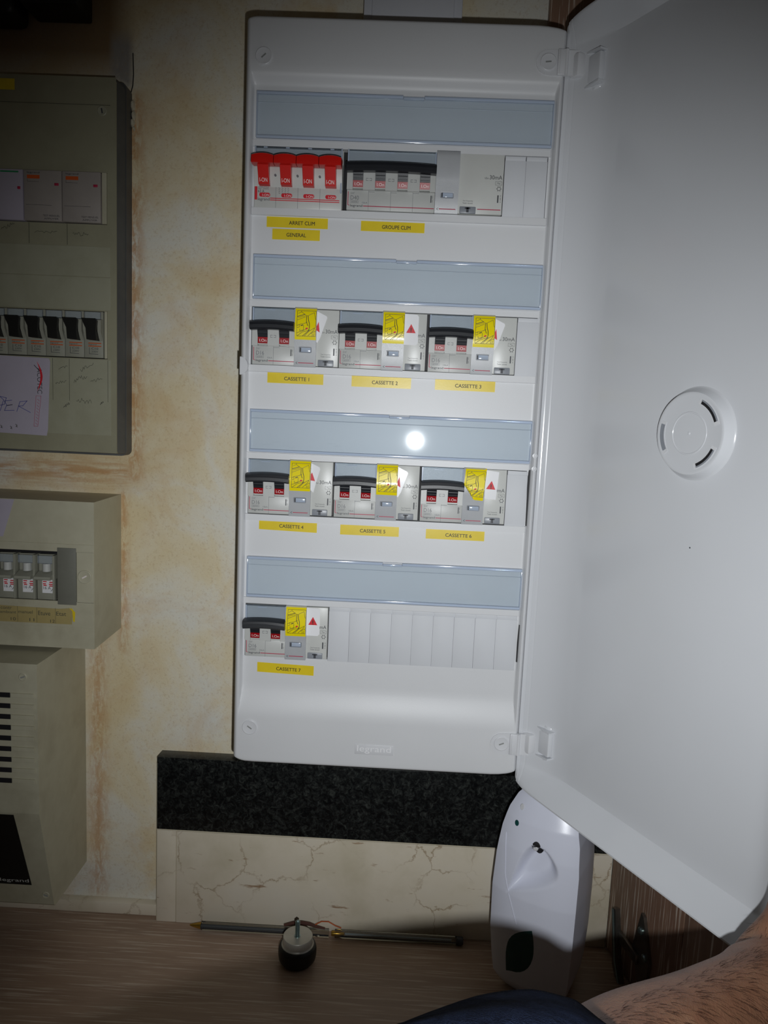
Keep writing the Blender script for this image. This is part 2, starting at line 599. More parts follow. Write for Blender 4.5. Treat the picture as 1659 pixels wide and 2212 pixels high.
mesh_obj('joint_gap', MB().box(-99.6, -98.3, WY - 3, WY - .2, -755, -596), 'dark', wall, smooth=False)
mesh_obj('grout', MB().box(-98.6, 354, TY + 1.2, WY, -ZC, -600), 'mastic', wall)
# pencil / ink marks on the wallpaper
mk = MB()
for i in range(26):
    a = i * 1.1
    mk.line([(-123 + 3 * cos(a) * (i % 5) / 5, -636 + 4 * sin(a) * (i % 5) / 5), (-123 + 3.4 * cos(a + 2), -636 + 4.2 * sin(a + 2))], .35, WY - .05)
mesh_obj('ink_scribble', mk, 'blueink', wall, smooth=False)
mk = MB().tube([(-128.5, WY - .3, 60), (-128, WY - .3, 42), (-128.6, WY - .3, 33), (-130.5, WY - .3, 26)], .45, 5)
mesh_obj('crack', mk, 'dark', wall)
mk = MB()
for (x, z, a, b) in ((-128.5, 16, 2.2, 5), (-127.8, 7, 1.8, 5), (-128.8, 1, 2.4, 4), (-127.2, -4, 1.2, 2)):
    mk.lathe([(.01, WY - 3), (.6, WY - 2.6), (1, WY - .5)], (0, 0, 0), 'y', 9)
    for k in range(len(mk.v) - 27, len(mk.v)):
        p = mk.v[k]
        mk.v[k] = (x + p[0] * a * (1 + .2 * sin(k)), p[1], z + p[2] * b)
mesh_obj('plaster_chips', mk, 'mastic', wall, kind='stuff')

mesh_obj('worktop', MB().box(-700, 520, -420, WY, -ZC - 38, -ZC, 1.5), 'counter').name = 'trim_1'
setp(bpy.data.objects['trim_1'], kind='structure')

# ================================================================== ELECTRICAL BOX
BX = thing('electrical_box', (116, WY, -564.6), 'large white open electrical distribution box with four rows on the wall', 'electrical box')
RY = -5.0                                   # depth of the raised rim, in front of the label windows at y = 0
X0, X1, ZB, ZT = -8.6, 241.2, -560.5, 55.2
body = MB().prism(arc_rect(X0 + 2.5, X1 - 2.5, ZB + 2.5, ZT - 2.5, 10, 6), 7, WY)
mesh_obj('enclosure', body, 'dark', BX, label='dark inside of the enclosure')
sh = MB()
ol = arc_rect(X0 + 1.2, X1 - 1.2, ZB + 1.2, ZT - 1.2, (13, 24, 24, 10), (6, 5, 5, 4), 8)
n = len(ol)
sh.add([(x, RY + 4, z) for x, z in ol] + [(x, WY - .2, z) for x, z in ol], [(i, (i + 1) % n, (i + 1) % n + n, i + n) for i in range(n)])
mesh_obj('side_wall', sh, 'white', BX)

rows_z = [0, -125, -250, -375]
apert = []                                    # x0, x1, ztop, zbottom of the openings for devices
for k, z0 in enumerate(rows_z):
    apert.append((-.6, 233.5, z0 - 41.6, z0 - 88.4))
otop = lambda x: ZT - (5 * (1 - sqrt(max(0, 1 - ((x - (X1 - 26)) / 26) ** 2))) if x > X1 - 26 else 0) - (4 * (1 - sqrt(max(0, 1 - ((X0 + 10 - x) / 10) ** 2))) if x < X0 + 10 else 0)
obot = lambda x: ZB + (6 * (1 - sqrt(max(0, 1 - ((x - (X1 - 24)) / 24) ** 2))) if x > X1 - 24 else 0) + (6.5 * (1 - sqrt(max(0, 1 - ((X0 + 14 - x) / 14) ** 2))) if x < X0 + 14 else 0)


def plate_y(x, z):
    # rim / top / bottom zones stand forward, the middle field is set back
    vert = min(sstep(14, 4, z), sstep(-518, -488, z))
    side = min(sstep(-4.6, -2.2, x), sstep(238.2, 235.2, x))
    y = RY + (0.6 - RY) * min(vert, side)
    if vert > .99 and -2.4 < x < 235.5:
        for z0 in rows_z:
            if z0 - 94.2 < z < z0 - 88.5 and z0 > -375: y = -1.6
            if z0 - 41.6 < z < z0 - 36.2: y = -.9
    d = min(x - X0, X1 - x, z - obot(x), otop(x) - z)
    y += 4.0 * (1 - min(1, max(0, d) / 3.2)) ** 2.2
    if min(x - X0, X1 - x) > 3 and abs(x - 238.6) < .25: y += .8
    return y


xs = sorted(set([X0, X0 + .3, X0 + .8, X0 + 1.6, X0 + 2.6, X0 + 3.6, -4.6, -4, -3.4, -2.8, -2.3, -.6, 233.5, 235, 235.5, 236.1, 236.7, 237.4, 238.2, 238.4, 238.8, 239.2, 239.8, 240.2, 240.6, X1] + [2 + 7 * i for i in range(34)]))
zs = [ZB + t for t in (0, .3, .8, 1.6, 2.6, 3.6, 6, 10, 16, 24, 34, 41)] + [-518 + i * 2.5 for i in range(13)] + [-478, -468]
for z0 in rows_z:
    zs += [z0 - 94.3, z0 - 94.1, z0 - 88.6, z0 - 88.4, z0 - 41.6, z0 - 41.5, z0 - 36.3, z0 - 36.1, z0 - 20]
    zs += [z0 - 97, z0 - 104, z0 - 112, z0 - 119]
zs += [2, 4, 6, 8, 10, 12, 14, 20, 30, 40] + [ZT - t for t in (10, 6, 3.6, 2.6, 1.6, .8, .3, 0)]
zs = sorted(set(zs))


def fz(x, z):
    lo, hi = obot(x), otop(x)
    if z < ZB + 12: z = lo + (z - ZB) * (ZB + 12 - lo) / 12
    elif z > ZT - 10: z = hi + (z - ZT) * (hi - (ZT - 10)) / 10
    return z


holes = lambda x, z: any(a < x < b and zb < z < zt for a, b, zt, zb in apert)
fp = MB().grid(xs, zs, lambda x, z: (x, plate_y(x, fz(x, z)), fz(x, z)), skip=holes)
for (a, b, zt, zb) in apert:                 # inner returns of the openings
    q = [(a, zb), (b, zb), (b, zt), (a, zt)]
    fp.add([(x, -.9, z) for x, z in q] + [(x, 6, z) for x, z in q], [(i, (i + 1) % 4, (i + 1) % 4 + 4, i + 4) for i in range(4)])
PLATE = mesh_obj('front_plate', fp, 'white', BX, ang=50)


def screw_cap(parent, x, z, y, ang, r=6.6, mat='white_part', sl=4.6, label=None, proud=1.1, slotmat='slot'):
    c = mesh_obj('screw_cap', MB().lathe([(r, y + .6), (r, y - proud + .3), (r - .5, y - proud), (r - 1.6, y - proud + .25), (.01, y - proud + .25)], (x, 0, z), 'y', 36, False), mat, parent, label=label)
    d = Vector((cos(ang), sin(ang))) * sl / 2
    nn = Vector((-sin(ang), cos(ang))) * .55
    poly = [(x - d.x - nn.x, z - d.y - nn.y), (x + d.x - nn.x, z + d.y - nn.y), (x + d.x + nn.x, z + d.y + nn.y), (x - d.x + nn.x, z - d.y + nn.y)]
    mesh_obj('slot', MB().prism(poly, y - proud + .1, y - proud + .3 - .35), slotmat, c, smooth=False)
    return c


screw_cap(BX, 5.6, 24.3, RY, radians(42))
screw_cap(BX, 6, -527, RY, radians(-35))


def hinge(x, z, ang):
    h = mesh_obj('hinge', MB().prism([(x + 24, z - 9.4), (x + 24, z + 9.4), (x + 2, z + 9.4), (x - 3, z + 8.8), (x - 7, z + 6.3), (x - 9, z + 2.6), (x - 9.4, z), (x - 9, z - 2.6), (x - 7, z - 6.3), (x - 3, z - 8.8), (x + 2, z - 9.4)][::-1], RY - .9, RY + 1)
             .box(x + 7, x + 14.5, RY - 2.6, RY, z - 9.6, z + 9.6, .8).box(x + 8.5, x + 10, RY - 3.0, RY, z - 9.2, z + 9.2, .3), 'white_part', BX)
    screw_cap(h, x, z, RY - .8, ang, 6.4, sl=4.4)


# hinges are clipped into the door edge on the right
hinge(227.6, 26.6, radians(6))
hinge(226.6, -529.5, radians(22))
mesh_obj('knuckle', MB().lathe([(1.6, -9.5), (1.6, 9.5)], (241.4, RY - 1.6, 26.6), 'z', 16), 'white_part', BX)
mesh_obj('knuckle', MB().lathe([(1.6, -9.5), (1.6, 9.5)], (241.0, RY - 1.6, -529.5), 'z', 16), 'white_part', BX)
# half-round latch on the left rim, two little bosses and dark side gaps on the right
lt = [(-8.6, -222.5)] + [(-8.6 + 6.6 * cos(a), -215.2 + 7.4 * sin(a)) for a in [pi * (-.46 + .92 * i / 14) for i in range(15)]] + [(-8.6, -207.9)]
mesh_obj('latch', MB().prism(lt, RY - .7, RY + 3), 'white_part', BX)
for z in (-278.4, -289.2):
    mesh_obj('boss', MB().lathe([(2.1, RY + 1), (2.1, RY - .8), (1.3, RY - .9), (1.2, RY + .1), (.01, RY + .1)], (238.4, 0, z), 'y', 20, False), 'white_part', BX)
mesh_obj('side_gap', MB().prism([(235.4, -338), (235.0, -315), (234.6, -300), (235.0, -291), (236.3, -290.5), (236.2, -338)], -1.5, .9), 'dark', BX, smooth=False)
mesh_obj('side_gap', MB().prism([(235.3, -457), (235.2, -440), (235.7, -424), (236.3, -424), (236.2, -457)], -1.5, .9), 'dark', BX, smooth=False)
# raised name plate
nm = mesh_obj('name_plate', MB().box(99.2, 132.8, RY - .35, RY + .5, -546.5, -537.4, .25), 'white_part', BX)
lw = MB()
text(lw, 'legrand', 101.2, 130.8, -545.6, -538.2, RY - .42)
mesh_obj('lettering', lw, 'stickerwhite', nm, smooth=False)
mesh_obj('smudge', MB().lathe([(3.2, .45), (.01, .42)], (116, 0, -112), 'y', 12, False), plastic('light_smudge', '#d5cfc2', .6), BX) if False else None

# clear label windows over a ribbed holder
for k, z0 in enumerate(rows_z):
    hb = MB()
    prof = [(-.4, 0), (1.1, -1.2), (1.3, -6.6), (.2, -7.6), (1.6, -9), (2.2, -17.5), (1.5, -19), (1.9, -33.8), (-.4, -35.4)]
    hb.grid([.6 + 2.0 * 0, 234.6], list(range(len(prof))), lambda x, i: (x, prof[i][0], z0 + prof[i][1]))
    h = mesh_obj('label_holder', hb, 'white_dull', BX, ang=20)
    w = mesh_obj('label_window', MB().box(.4, 234.8, -2.3, -1.1, z0 - 33.6, z0 - 2.4), 'clear_blue', BX, smooth=False, label='clear bluish label window')
    ed = MB().box(0, 116.5, -3.0, -.5, z0 - 2.6, z0 - .1, .5).box(133, 235.2, -3.0, -.5, z0 - 2.6, z0 - .1, .5)
    ed.box(0, 235.2, -3.0, -.5, z0 - 35.6, z0 - 33.2, .5).box(0, 1.0, -2.8, -.5, z0 - 34, z0 - 2, .3).box(234.3, 235.2, -2.8, -.5, z0 - 34, z0 - 2, .3)
    ed.box(116.5, 133, -3.2, -.6, z0 - 3.2, z0 - 1.2, .4)
    mesh_obj('window_edge', ed, 'clear_edge', w)

# yellow label tapes
def tape(x0, x1, z0, z1, s, tx0, tx1, th=2.9, tilt=0.0, label=''):
    zc = (z0 + z1) / 2
    f = lambda x, z: (x, z + tilt * (x - x0))
    o = mesh_obj('label_tape', MB().prism([f(x0, z0), f(x1, z0), f(x1, z1), f(x0, z1)], .62, .35), 'tape', BX, smooth=False, label='yellow label tape reading ' + s)
    l = MB()
    text(l, s, tx0, tx1, zc - th / 2 - .3, zc + th / 2 - .3, .32)
    for i, p in enumerate(l.v):
        l.v[i] = (p[0], p[1], p[2] + tilt * (p[0] - x0))
    l2 = MB()
    for dx, dz in ((0, 0), (.09, 0), (0, .09), (.09, .09)):
        l2.add([(p[0] + dx, p[1] - .001 * (dx > 0) - .002 * (dz > 0), p[2] + dz) for p in l.v], l.f)
    mesh_obj('lettering', l2, 'blackink', o, smooth=False)


tape(9.8, 59.6, -103.1, -94.9, 'ARRET CLIM', 28.0, 49, 2.9)
tape(14.6, 53.4, -112.6, -104.2, 'GENERAL', 26.2, 42.0, 2.9)
tape(86.5, 138, -103.3, -95.5, 'GROUPE CLIM', 103.6, 126.6, 2.9)
tape(13.4, 60.1, -227.9, -219.4, 'CASSETTE 1', 27.4, 48.2)
tape(83.7, 133.1, -228.0, -219.3, 'CASSETTE 2', 100.6, 122.0)
tape(153, 202.7, -227.7, -219.2, 'CASSETTE 3', 169.6, 191.2)
tape(9.2, 58.8, -351.7, -343.2, 'CASSETTE 4', 26.6, 47.2, tilt=-.02)
tape(78.8, 128.8, -353, -344.5, 'CASSETTE 5', 95.6, 117.2, tilt=.005)
tape(151.8, 201.5, -353, -344.8, 'CASSETTE 6', 168.4, 190.6)
tape(10.5, 60.1, -478.1, -469.4, 'CASSETTE 7', 27.2, 48.6, tilt=-.025)

# snap-off blanking plates
def blank(x0, x1, zt, zb=46.6, y=-.9):
    mesh_obj('blanking_plate', MB().box(x0 + .04, x1 - .04, y, 4, zt - zb, zt - 3.6, .22).box(x0 + .3, x1 - .3, y + .4, 4, zt - 3.7, zt - .2, .2), 'white_dull', BX)


blank(199.4, 216.2, -41.8, 51.4)
blank(216.2, 233.2, -41.8, 51.4)
blank(217.7, 235.2, -166.8, 51.0)
blank(217.4, 234.6, -291.8, 50)
mesh_obj('blanking_strip', MB().box(72, 234, .1, 4, -464.6, -416.8), 'white_dull', BX)
for i in range(9):
    x = 71.9 + i * 18.02
    blank(x, x + 18.02, -416.4, 48.6)

# ------------------------------------------------------------------ devices in the rows
ZD = -42.0


def breaker(x0, zt, poles, name, label, group, rating, ka, line_to):
    """modular circuit breaker, poles x 17.8 mm; shape given in mm from its top left corner"""
    w = poles * 17.8
    t = thing(name, (x0 + w / 2, 6, zt - 46), label, 'circuit breaker', group)
    L = lambda x, z: (x0 + x, zt + z)
    b = MB()
    b.box(x0 + .2, x0 + w - .2, -1.4, 45, zt - 46.3, zt - 31, .4)
    b.box(x0 + .3, x0 + w - .3, 1.5, 45, zt - 32, zt - .6, .3)
    for i in range(poles + 1):                # shoulders between the toggles
        a = i * 17.8 - (4.6 if i else 0) + (.2 if i == 0 else 0)
        c = i * 17.8 + (5.0 if i < poles else -.2)
        b.prism([(x0 + a, zt - 31.2), (x0 + c, zt - 31.2), (x0 + c, zt - 18), (x0 + a, zt - 18)], -4.2, 5)
    mesh_obj('housing', b, 'grey_dev', t, ang=30)
    g = MB()
    for i in range(1, poles):
        g.box(x0 + i * 17.8 - .1, x0 + i * 17.8 + .1, -1.5, -1.35, zt - 46.2, zt - 31)
        g.box(x0 + i * 17.8 - .1, x0 + i * 17.8 + 4.8, -1.5, -1.35, zt - 32.2, zt - 31.9)
        for sx in (-2.2, .4):
            g.box(x0 + i * 17.8 + sx, x0 + i * 17.8 + sx + 1.8, -4.35, -4.15, zt - 24.4, zt - 24.1).box(x0 + i * 17.8 + sx, x0 + i * 17.8 + sx + 1.8, -4.35, -4.15, zt - 22.7, zt - 22.4)
        g.box(x0 + i * 17.8 - 2.3, x0 + i * 17.8 - 2.05, -4.35, -4.15, zt - 24.4, zt - 22.4).box(x0 + i * 17.8 + 2.05, x0 + i * 17.8 + 2.3, -4.35, -4.15, zt - 24.4, zt - 22.4)
    mesh_obj('seam', g, 'greyink', t, smooth=False)
    lb = mesh_obj('label_pocket', MB().box(x0 + .3, x0 + w - .4, .2, 2, zt - 13.5, zt - .3), 'silver', t, smooth=False)
    wd_ = MB().box(x0 + .2, x0 + w - .4, -2.2, -1.6, zt - 13.0, zt - .5)
    wd_.box(x0 + .2, x0 + w - .4, -2.2, 0, zt - .9, zt - .3)
    mesh_obj('clear_cover', wd_, 'clear_blue', t, smooth=False)
    mesh_obj('cover_edge', MB().box(x0 + .1, x0 + 1.3, -2.6, 0, zt - 13.0, zt - .3, .2).box(x0 + w - 1.2, x0 + w - .3, -2.6, 0, zt - 13.0, zt - .3, .2).box(x0 + w * .3, x0 + w * .3 + 12 * (poles / 3), -2.5, -2.1, zt - 2.2, zt - 1.7), 'clear_edge', t, smooth=False)
    # toggles: stems and one tie bar with a bowed front
    st = MB()
    fg = MB()
    tx = MB()
    for i in range(poles):
        a, c = x0 + i * 17.8 + 5.1, x0 + i * 17.8 + 13.3
        st.prism([(-8.6, zt - 15), (-4.6, zt - 24.2), (-3.4, zt - 24.2), (2, zt - 22), (2, zt - 12), (-3, zt - 12)], a, c, 'x')
        for kk in range(3):
            st.box(a + .3, c - .3, -7.4 + kk * 1.1, -4, zt - 18.6 - kk * 2.2, zt - 18.1 - kk * 2.2)
        fg.prism([(-3.3, zt - 29.2), (-4.4, zt - 24.3), (2, zt - 24.3), (2, zt - 29.2)], a, c, 'x')
        fs_ = lambda x, z: -4.45 + (zt - 24.3 - z) / 4.9 * 1.1
        text(tx, 'I.On', a + 1.3, a + 7.1, zt - 28, zt - 25.7, 0, surf=fs_)
    s_ = mesh_obj('toggle', st, 'black', t)
    fo = mesh_obj('position_flag', fg, 'redflag', t, smooth=False)
    mesh_obj('lettering', tx, 'whiteink', fo, smooth=False)
    fo2 = MB()
    for i in range(poles):
        a, c = x0 + i * 17.8 + 5.1, x0 + i * 17.8 + 13.3
        fo2.box(a, c, -3.4, 1, zt - 30.1, zt - 29.3)
    mesh_obj('flag_sill', fo2, 'grey_dev2', t, smooth=False)
    xs_ = [x0 - .2 + (w + .2) * i / 24 for i in range(25)]
    pf = [(-3, -11.2), (-10.5, -11.8), (-12.2, -12.6), (-12.8, -14.6), (-12.2, -15.0), (-12.4, -17.6), (-11.2, -18.8), (-6, -19.0), (-3, -17.8)]
    bar = MB()
    bar.grid(list(range(25)), list(range(len(pf))), lambda i, j: (xs_[i], pf[j][0], zt + pf[j][1] - (1.1 if j < 4 else .9) * ((i - 12) / 12) ** 2 + .5))
    bar.add([(xs_[0], pf[j][0], zt + pf[j][1] - (1.1 if j < 4 else .9) + .5) for j in range(len(pf))], [tuple(range(len(pf)))])
    bar.add([(xs_[-1], pf[j][0], zt + pf[j][1] - (1.1 if j < 4 else .9) + .5) for j in range(len(pf))], [tuple(range(len(pf)))])
    mesh_obj('tie_bar', bar, 'black', t)
    ri = MB()
    ri.box(x0 + 1.1, x0 + 1.6, -1.5, -1.35, zt - 42.6, zt - 32.2)
    ri.line([(x0 + 1.35, zt - 42.4), (x0 + 2.6, zt - 42.9)], .45, -1.4)
    ri.box(x0 + 13.6, x0 + w - .6, -1.5, -1.35, zt - 43.4, zt - 42.8)
    mesh_obj('red_line', ri, 'redink', t, smooth=False)
    gi = MB()
    text(gi, 'DX³', x0 + 3.5, x0 + 6.6, zt - 34.2, zt - 32.6, -1.45)
    text(gi, rating, x0 + 3.4, x0 + 10.0, zt - 38.5, zt - 35.2, -1.45)
    text(gi, ka, x0 + 12.8, x0 + 17.0, zt - 41.2, zt - 39.9, -1.45)
    for a, b_, c, d in ((3.3, 9.8, -39.3, -39.15), (3.3, 9.8, -40.95, -40.8), (3.3, 3.45, -40.95, -39.15), (9.65, 9.8, -40.95, -39.15)):
        gi.box(x0 + a, x0 + b_, -1.5, -1.38, zt + c, zt + d)
    text(gi, '6000', x0 + 4.2, x0 + 8.9, zt - 40.6, zt - 39.5, -1.45)
    mesh_obj('rating_print', gi, 'greyink', t, smooth=False)
    di = MB()
    text(di, 'legrand', x0 + 3.3, x0 + 13.0, zt - 44.4, zt - 42.0, -1.45)
    text(di, 'legrand', x0 + 3.36, x0 + 13.06, zt - 44.4, zt - 42.0, -1.46)
    text(di, '407 795', x0 + w - 2.6, x0 + w - 1.8, zt - 38.4, zt - 33.4, -1.45, rot=90)
    di.box(x0 + w - 3.6, x0 + w - 2.9, -1.5, -1.38, zt - 38.6, zt - 33.2)
    mesh_obj('lettering', di, 'darkink', t, smooth=False)
    return t


def rcd(x0, zt, wb, wr, label, group, mA=True):
    """residual current add-on: silver bridge wb mm wide, then the flat right part wr mm"""
    w = wb + wr
    t = thing('residual_current_module', (x0 + w / 2, 6, zt - 46), label, 'residual current module', group)
    mesh_obj('housing', MB().box(x0 + wb - 1, x0 + w - .2, -.9, 45, zt - 46, zt - .2, .4), 'grey_dev2' if wb < 18.5 else 'silver', t)
    bp = [(2, -47.2), (-3.0, -47.2), (-3.6, -46), (-3.6, -33), (-6.2, -22), (-6.6, -16), (-5.2, -4), (-3.6, .2), (-2.8, .8), (2, .8)]
    mesh_obj('bridge', MB().prism([(a, zt + b) for a, b in bp], x0 - .3, x0 + wb - .2, 'x'), 'silver', t, ang=40)
    xc = x0 + wb * .5
    fr = MB()
    ol = arc_rect(xc - 5.3, xc + 5.3, zt - 35.6, zt - 30.8, .8, .8, 3)
    il = arc_rect(xc - 4.7, xc + 4.7, zt - 35.0, zt - 31.4, .5, .5, 3)
    n = len(ol)
    fr.add([(x, -3.9 - .25 * max(0, z - zt + 33), z) for x, z in ol] + [(x, -4.3 - .25 * max(0, z - zt + 33), z) for x, z in ol] + [(x, -4.3 - .25 * max(0, z - zt + 33), z) for x, z in il] + [(x, -3.4 - .25 * max(0, z - zt + 33), z) for x, z in il],
           [(i, (i + 1) % n, (i + 1) % n + n, i + n) for i in range(n)] + [(i + n, (i + 1) % n + n, (i + 1) % n + 2 * n, i + 2 * n) for i in range(n)] + [(i + 2 * n, (i + 1) % n + 2 * n, (i + 1) % n + 3 * n, i + 3 * n) for i in range(n)])
    wn = mesh_obj('indicator_window', fr, 'silver_dark', t)
    mesh_obj('lens', MB().box(xc - 4.6, xc + 4.6, -4.35, -3.6, zt - 34.9, zt - 31.5, .3), 'clear_edge', wn)
    mesh_obj('latch_dark', MB().box(xc - 4.5, xc - 3.4, -4.45, -3.7, zt - 34.8, zt - 31.6, .1), 'darkink', wn, smooth=False)
    mesh_obj('red_line', MB().box(x0 + 3.2, x0 + wb - 2, -3.75, -3.55, zt - 44.1, zt - 43.5), 'redink', t, smooth=False)
    rt = x0 + w
    if wr > 25:
        mesh_obj('long_red_line', MB().box(x0 + wb + 15.6, rt - 1.2, -1.05, -.85, zt - 42.6, zt - 42.0), 'redink', t, smooth=False)
    bx = x0 + wb + 1.4
    btn = mesh_obj('test_button', MB().box(bx, bx + 13.0, -1.9, 0, zt - 46.0, zt - 40.6, .6), 'silver_dark', t)
    tb = MB().box(bx + 5.4, bx + 7.4, -2.1, -1.9, zt - 45.2, zt - 41.4).box(bx + 4.2, bx + 8.6, -2.1, -1.9, zt - 42.6, zt - 41.4)
    mesh_obj('test_mark', tb, 'darkink', btn, smooth=False)
    gi = MB()
    yy = -.95
    text(gi, '<', x0 + 1.2, x0 + 2.6, zt - 44.9, zt - 42.9, -3.68)
    text(gi, '30mA', rt - 11.2, rt - 1.2, zt - 19.0, zt - 15.9, yy)
    text(gi, 'IΔn', rt - 15.0, rt - 12.0, zt - 18.9, zt - 17.4, yy)
    for a, b_, c, d in ((-6.4, -1.2, -20.6, -20.45), (-6.4, -1.2, -23.3, -23.15), (-6.4, -6.25, -23.3, -20.45), (-1.35, -1.2, -23.3, -20.45)):
        gi.box(rt + a, rt + b_, yy - .05, yy + .1, zt + c, zt + d)
    gi.line([(rt - 5 + i * .3, zt - 21.9 + .4 * sin(i * .8)) for i in range(9)], .25, yy)
    for i in range(6):
        a = i * pi / 3
        gi.line([(rt - 3.4 + 1.5 * cos(a), zt - 26.1 + 1.5 * sin(a)), (rt - 3.4 + 1.5 * cos(a + pi / 3), zt - 26.1 + 1.5 * sin(a + pi / 3))], .3, yy)
        gi.line([(rt - 3.4 + 1.4 * cos(a), zt - 26.1 + 1.4 * sin(a)), (rt - 3.4 + 2.0 * cos(a), zt - 26.1 + 2.0 * sin(a))], .35, yy)
    text(gi, 'Test frequently', bx + 2.2, bx + 10.4, zt - 36.8, zt - 35.6, yy)
    text(gi, 'Tester souvent', bx + 2.2, bx + 10.4, zt - 38.4, zt - 37.2, yy)
    text(gi, '4 105 31', rt - 2.3, rt - 1.3, zt - 36.6, zt - 31, yy, rot=90)
    gi.box(rt - 4.3, rt - 3.3, yy - .05, yy + .1, zt - 36.8, zt - 31.0)
    mesh_obj('lettering', gi, 'darkink', t, smooth=False)
    return t


def bridge_y(dz):
    pts = [(-46, -3.6), (-33, -3.6), (-22, -6.2), (-16, -6.6), (-4, -5.2), (.2, -3.6), (.8, -2.8)]
    for (a, ya), (b, yb) in zip(pts, pts[1:]):
        if a <= dz <= b:
            return ya + (yb - ya) * (dz - a) / (b - a)
    return -2.8


def sticker(t, x0, zt, variant, wb=17.8):
    """yellow pictogram sticker on the bridge and the white flap with the warning triangle beside it"""
    a, b, top, bot_ = x0 + .1, x0 + wb - .3, .5, -25.2
    off = -.18
    curl = (lambda x, z: 0.0)
    poly_x = [a + (b - a) * i / 8 for i in range(9)]
    zl = [top + (bot_ - top) * j / 14 for j in range(15)]
    if variant == 'peeled':
        def pos(x, dz):
            u, v = (x - a) / (b - a), (top - dz) / (top - bot_)
            x2, z2 = x - 2.2 * v + 3.3, zt + dz - 1.2 * u * v
            lift = 0
            if u < .55 and v > .55:
                cdist = (v - .55) / .45 - u / .55
                if cdist > 0:
                    x2 += 8 * cdist
                    z2 += 3.2 * cdist
                    lift = -5 * cdist * (1.3 - cdist)
            return (x2 - 2.2, bridge_y(dz) + off + lift, z2)
    else:
        pos = lambda x, dz: (x, bridge_y(dz) + off, zt + dz)
    s = mesh_obj('pictogram_sticker', MB().grid(poly_x, zl, pos), 'yellow', t, label='yellow sticker with line drawing')
    ln = MB()
    P = lambda u, v: (a + 1.7 + u * (b - a - 2.0), -2.0 - v * 20.4)

    def seg(pts, w=.26):
        q = []
        for (u0, v0), (u1, v1) in zip(pts, pts[1:]):
            m = max(1, int(5 * sqrt((u1 - u0) ** 2 + (v1 - v0) ** 2)))
            for i in range(m):
                q.append((u0 + (u1 - u0) * i / m, v0 + (v1 - v0) * i / m))
        q.append(pts[-1])
        for p0, p1 in zip(q, q[1:]):
            A, B_ = P(*p0), P(*p1)
            pa, pb = Vector(pos(*A)), Vector(pos(*B_))
            d = Vector((pb.x - pa.x, 0, pb.z - pa.z))
            if d.length < 1e-5: continue
            d.normalize()
            nn = Vector((-d.z, 0, d.x)) * w / 2
            up = Vector((0, -.16, 0))
            ln.add([pa + nn + up, pb + nn + up, pb - nn + up, pa - nn + up], [(0, 1, 2, 3)])
    seg([(0, 0), (1, 0), (1, 1), (0, 1), (0, 0)], .28)
    seg([(.05, .12), (.22, .05), (.45, .17), (.55, .2), (.9, .06), (.96, .3), (1, .35)])
    seg([(.22, .0), (.22, .05)])
    seg([(0, .24), (.42, .14)], .5)
    seg([(0, .38), (.45, .24)])
    seg([(.03, .28), (.45, .2)])
    seg([(.5, .2), (.5, .44), (.58, .6)], .45)
    seg([(.58, .2), (.6, .36), (.66, .5), (.67, .68), (.6, .8)], .5)
    seg([(0, .6), (.12, .55), (.4, .5), (.56, .44)], .3)
    seg([(.12, .55), (.16, .8), (.36, .76), (.36, .58)], .3)
    seg([(.2, .6), (.34, .56)], .7)
    seg([(0, .68), (.14, .66)], .3)
    seg([(.0, .88), (.3, .8), (.5, .72)], .3)
    seg([(.02, 1), (.3, .84), (.58, .78)], .3)
    seg([(.4, 1), (.62, .82), (.95, .66), (.9, .76), (.6, .98)], .3)
    seg([(.3, 1), (.7, .74)], .4)
    seg([(.75, .9), (.9, .82), (1, .8)], .3)
    seg([(.82, 1), (.84, .9)], .3)
    seg([(.9, 1), (.92, .88)], .3)
    mesh_obj('drawing', ln, 'blackink', s, smooth=False)
    rb = MB()
    c0 = Vector(pos(*P(.52, .7)))
    rb.add([(c0.x + dx, c0.y - .1, c0.z + dz) for dx, dz in ((-.9, -.5), (0, -.9), (.9, -.3), (1.2, .5), (.2, .8), (-.8, .4))], [(0, 1, 2, 3, 4, 5)])
    mesh_obj('red_hand', rb, 'redprint', s, smooth=False)
    # white flap
    e = x0 + wb
    if variant == 'flat':
        fl_ = arc_rect(e - .4, e + 11.2, zt - 25.2, zt - .9, .01, .01, 1)[:4] and [(e - .4, zt - 25.4), (e + 9.6, zt - 25.4), (e + 11.2, zt - 23.8), (e + 11.2, zt - 2.6), (e + 9.8, zt - 1.0), (e - .4, zt - .6)]
        tri = [(e + 1.3, zt - 15.8), (e + 9.1, zt - 15.8), (e + 5.2, zt - 8.6)]
        Y0 = -1.3
        ex = True
    elif variant == 'peeled':
        fl_ = [(e - 1.0, zt - 24.6), (e + 9.8, zt - 25.4), (e + 11.4, zt - 2.0), (e + 1.0, zt - .8)]
        tri = [(e + 1.2, zt - 16.6), (e + 9.0, zt - 16.9), (e + 5.6, zt - 9.6)]
        Y0, ex = -1.5, True
    elif variant == 'wide':
        fl_ = [(e - .4, zt - 24.6), (e + .6, zt - 25), (e + 2.0, zt - 26.5), (e + 4.4, zt - 17), (e + 7.2, zt - 6.4), (e + 6.6, zt - 4.6), (e - .2, zt - 1.6)]
        tri = [(e - .2, zt - 16.2), (e + 3.2, zt - 16.6), (e + .6, zt - 9.4), (e - .3, zt - 11)]
        Y0, ex = -2.2, False
    else:
        fl_ = [(e - .4, zt - 26.4), (e + .6, zt - 27), (e + 2.9, zt - 22.8), (e + 8.2, zt - 6.6), (e + 7.6, zt - 5.2), (e + .4, zt - 1.8), (e - .3, zt - 1.6)]
        tri = [(e - .3, zt - 17.0), (e + 2.3, zt - 18.6), (e + 1.2, zt - 9.8), (e - .3, zt - 13.8)]
        Y0, ex = -2.2, False
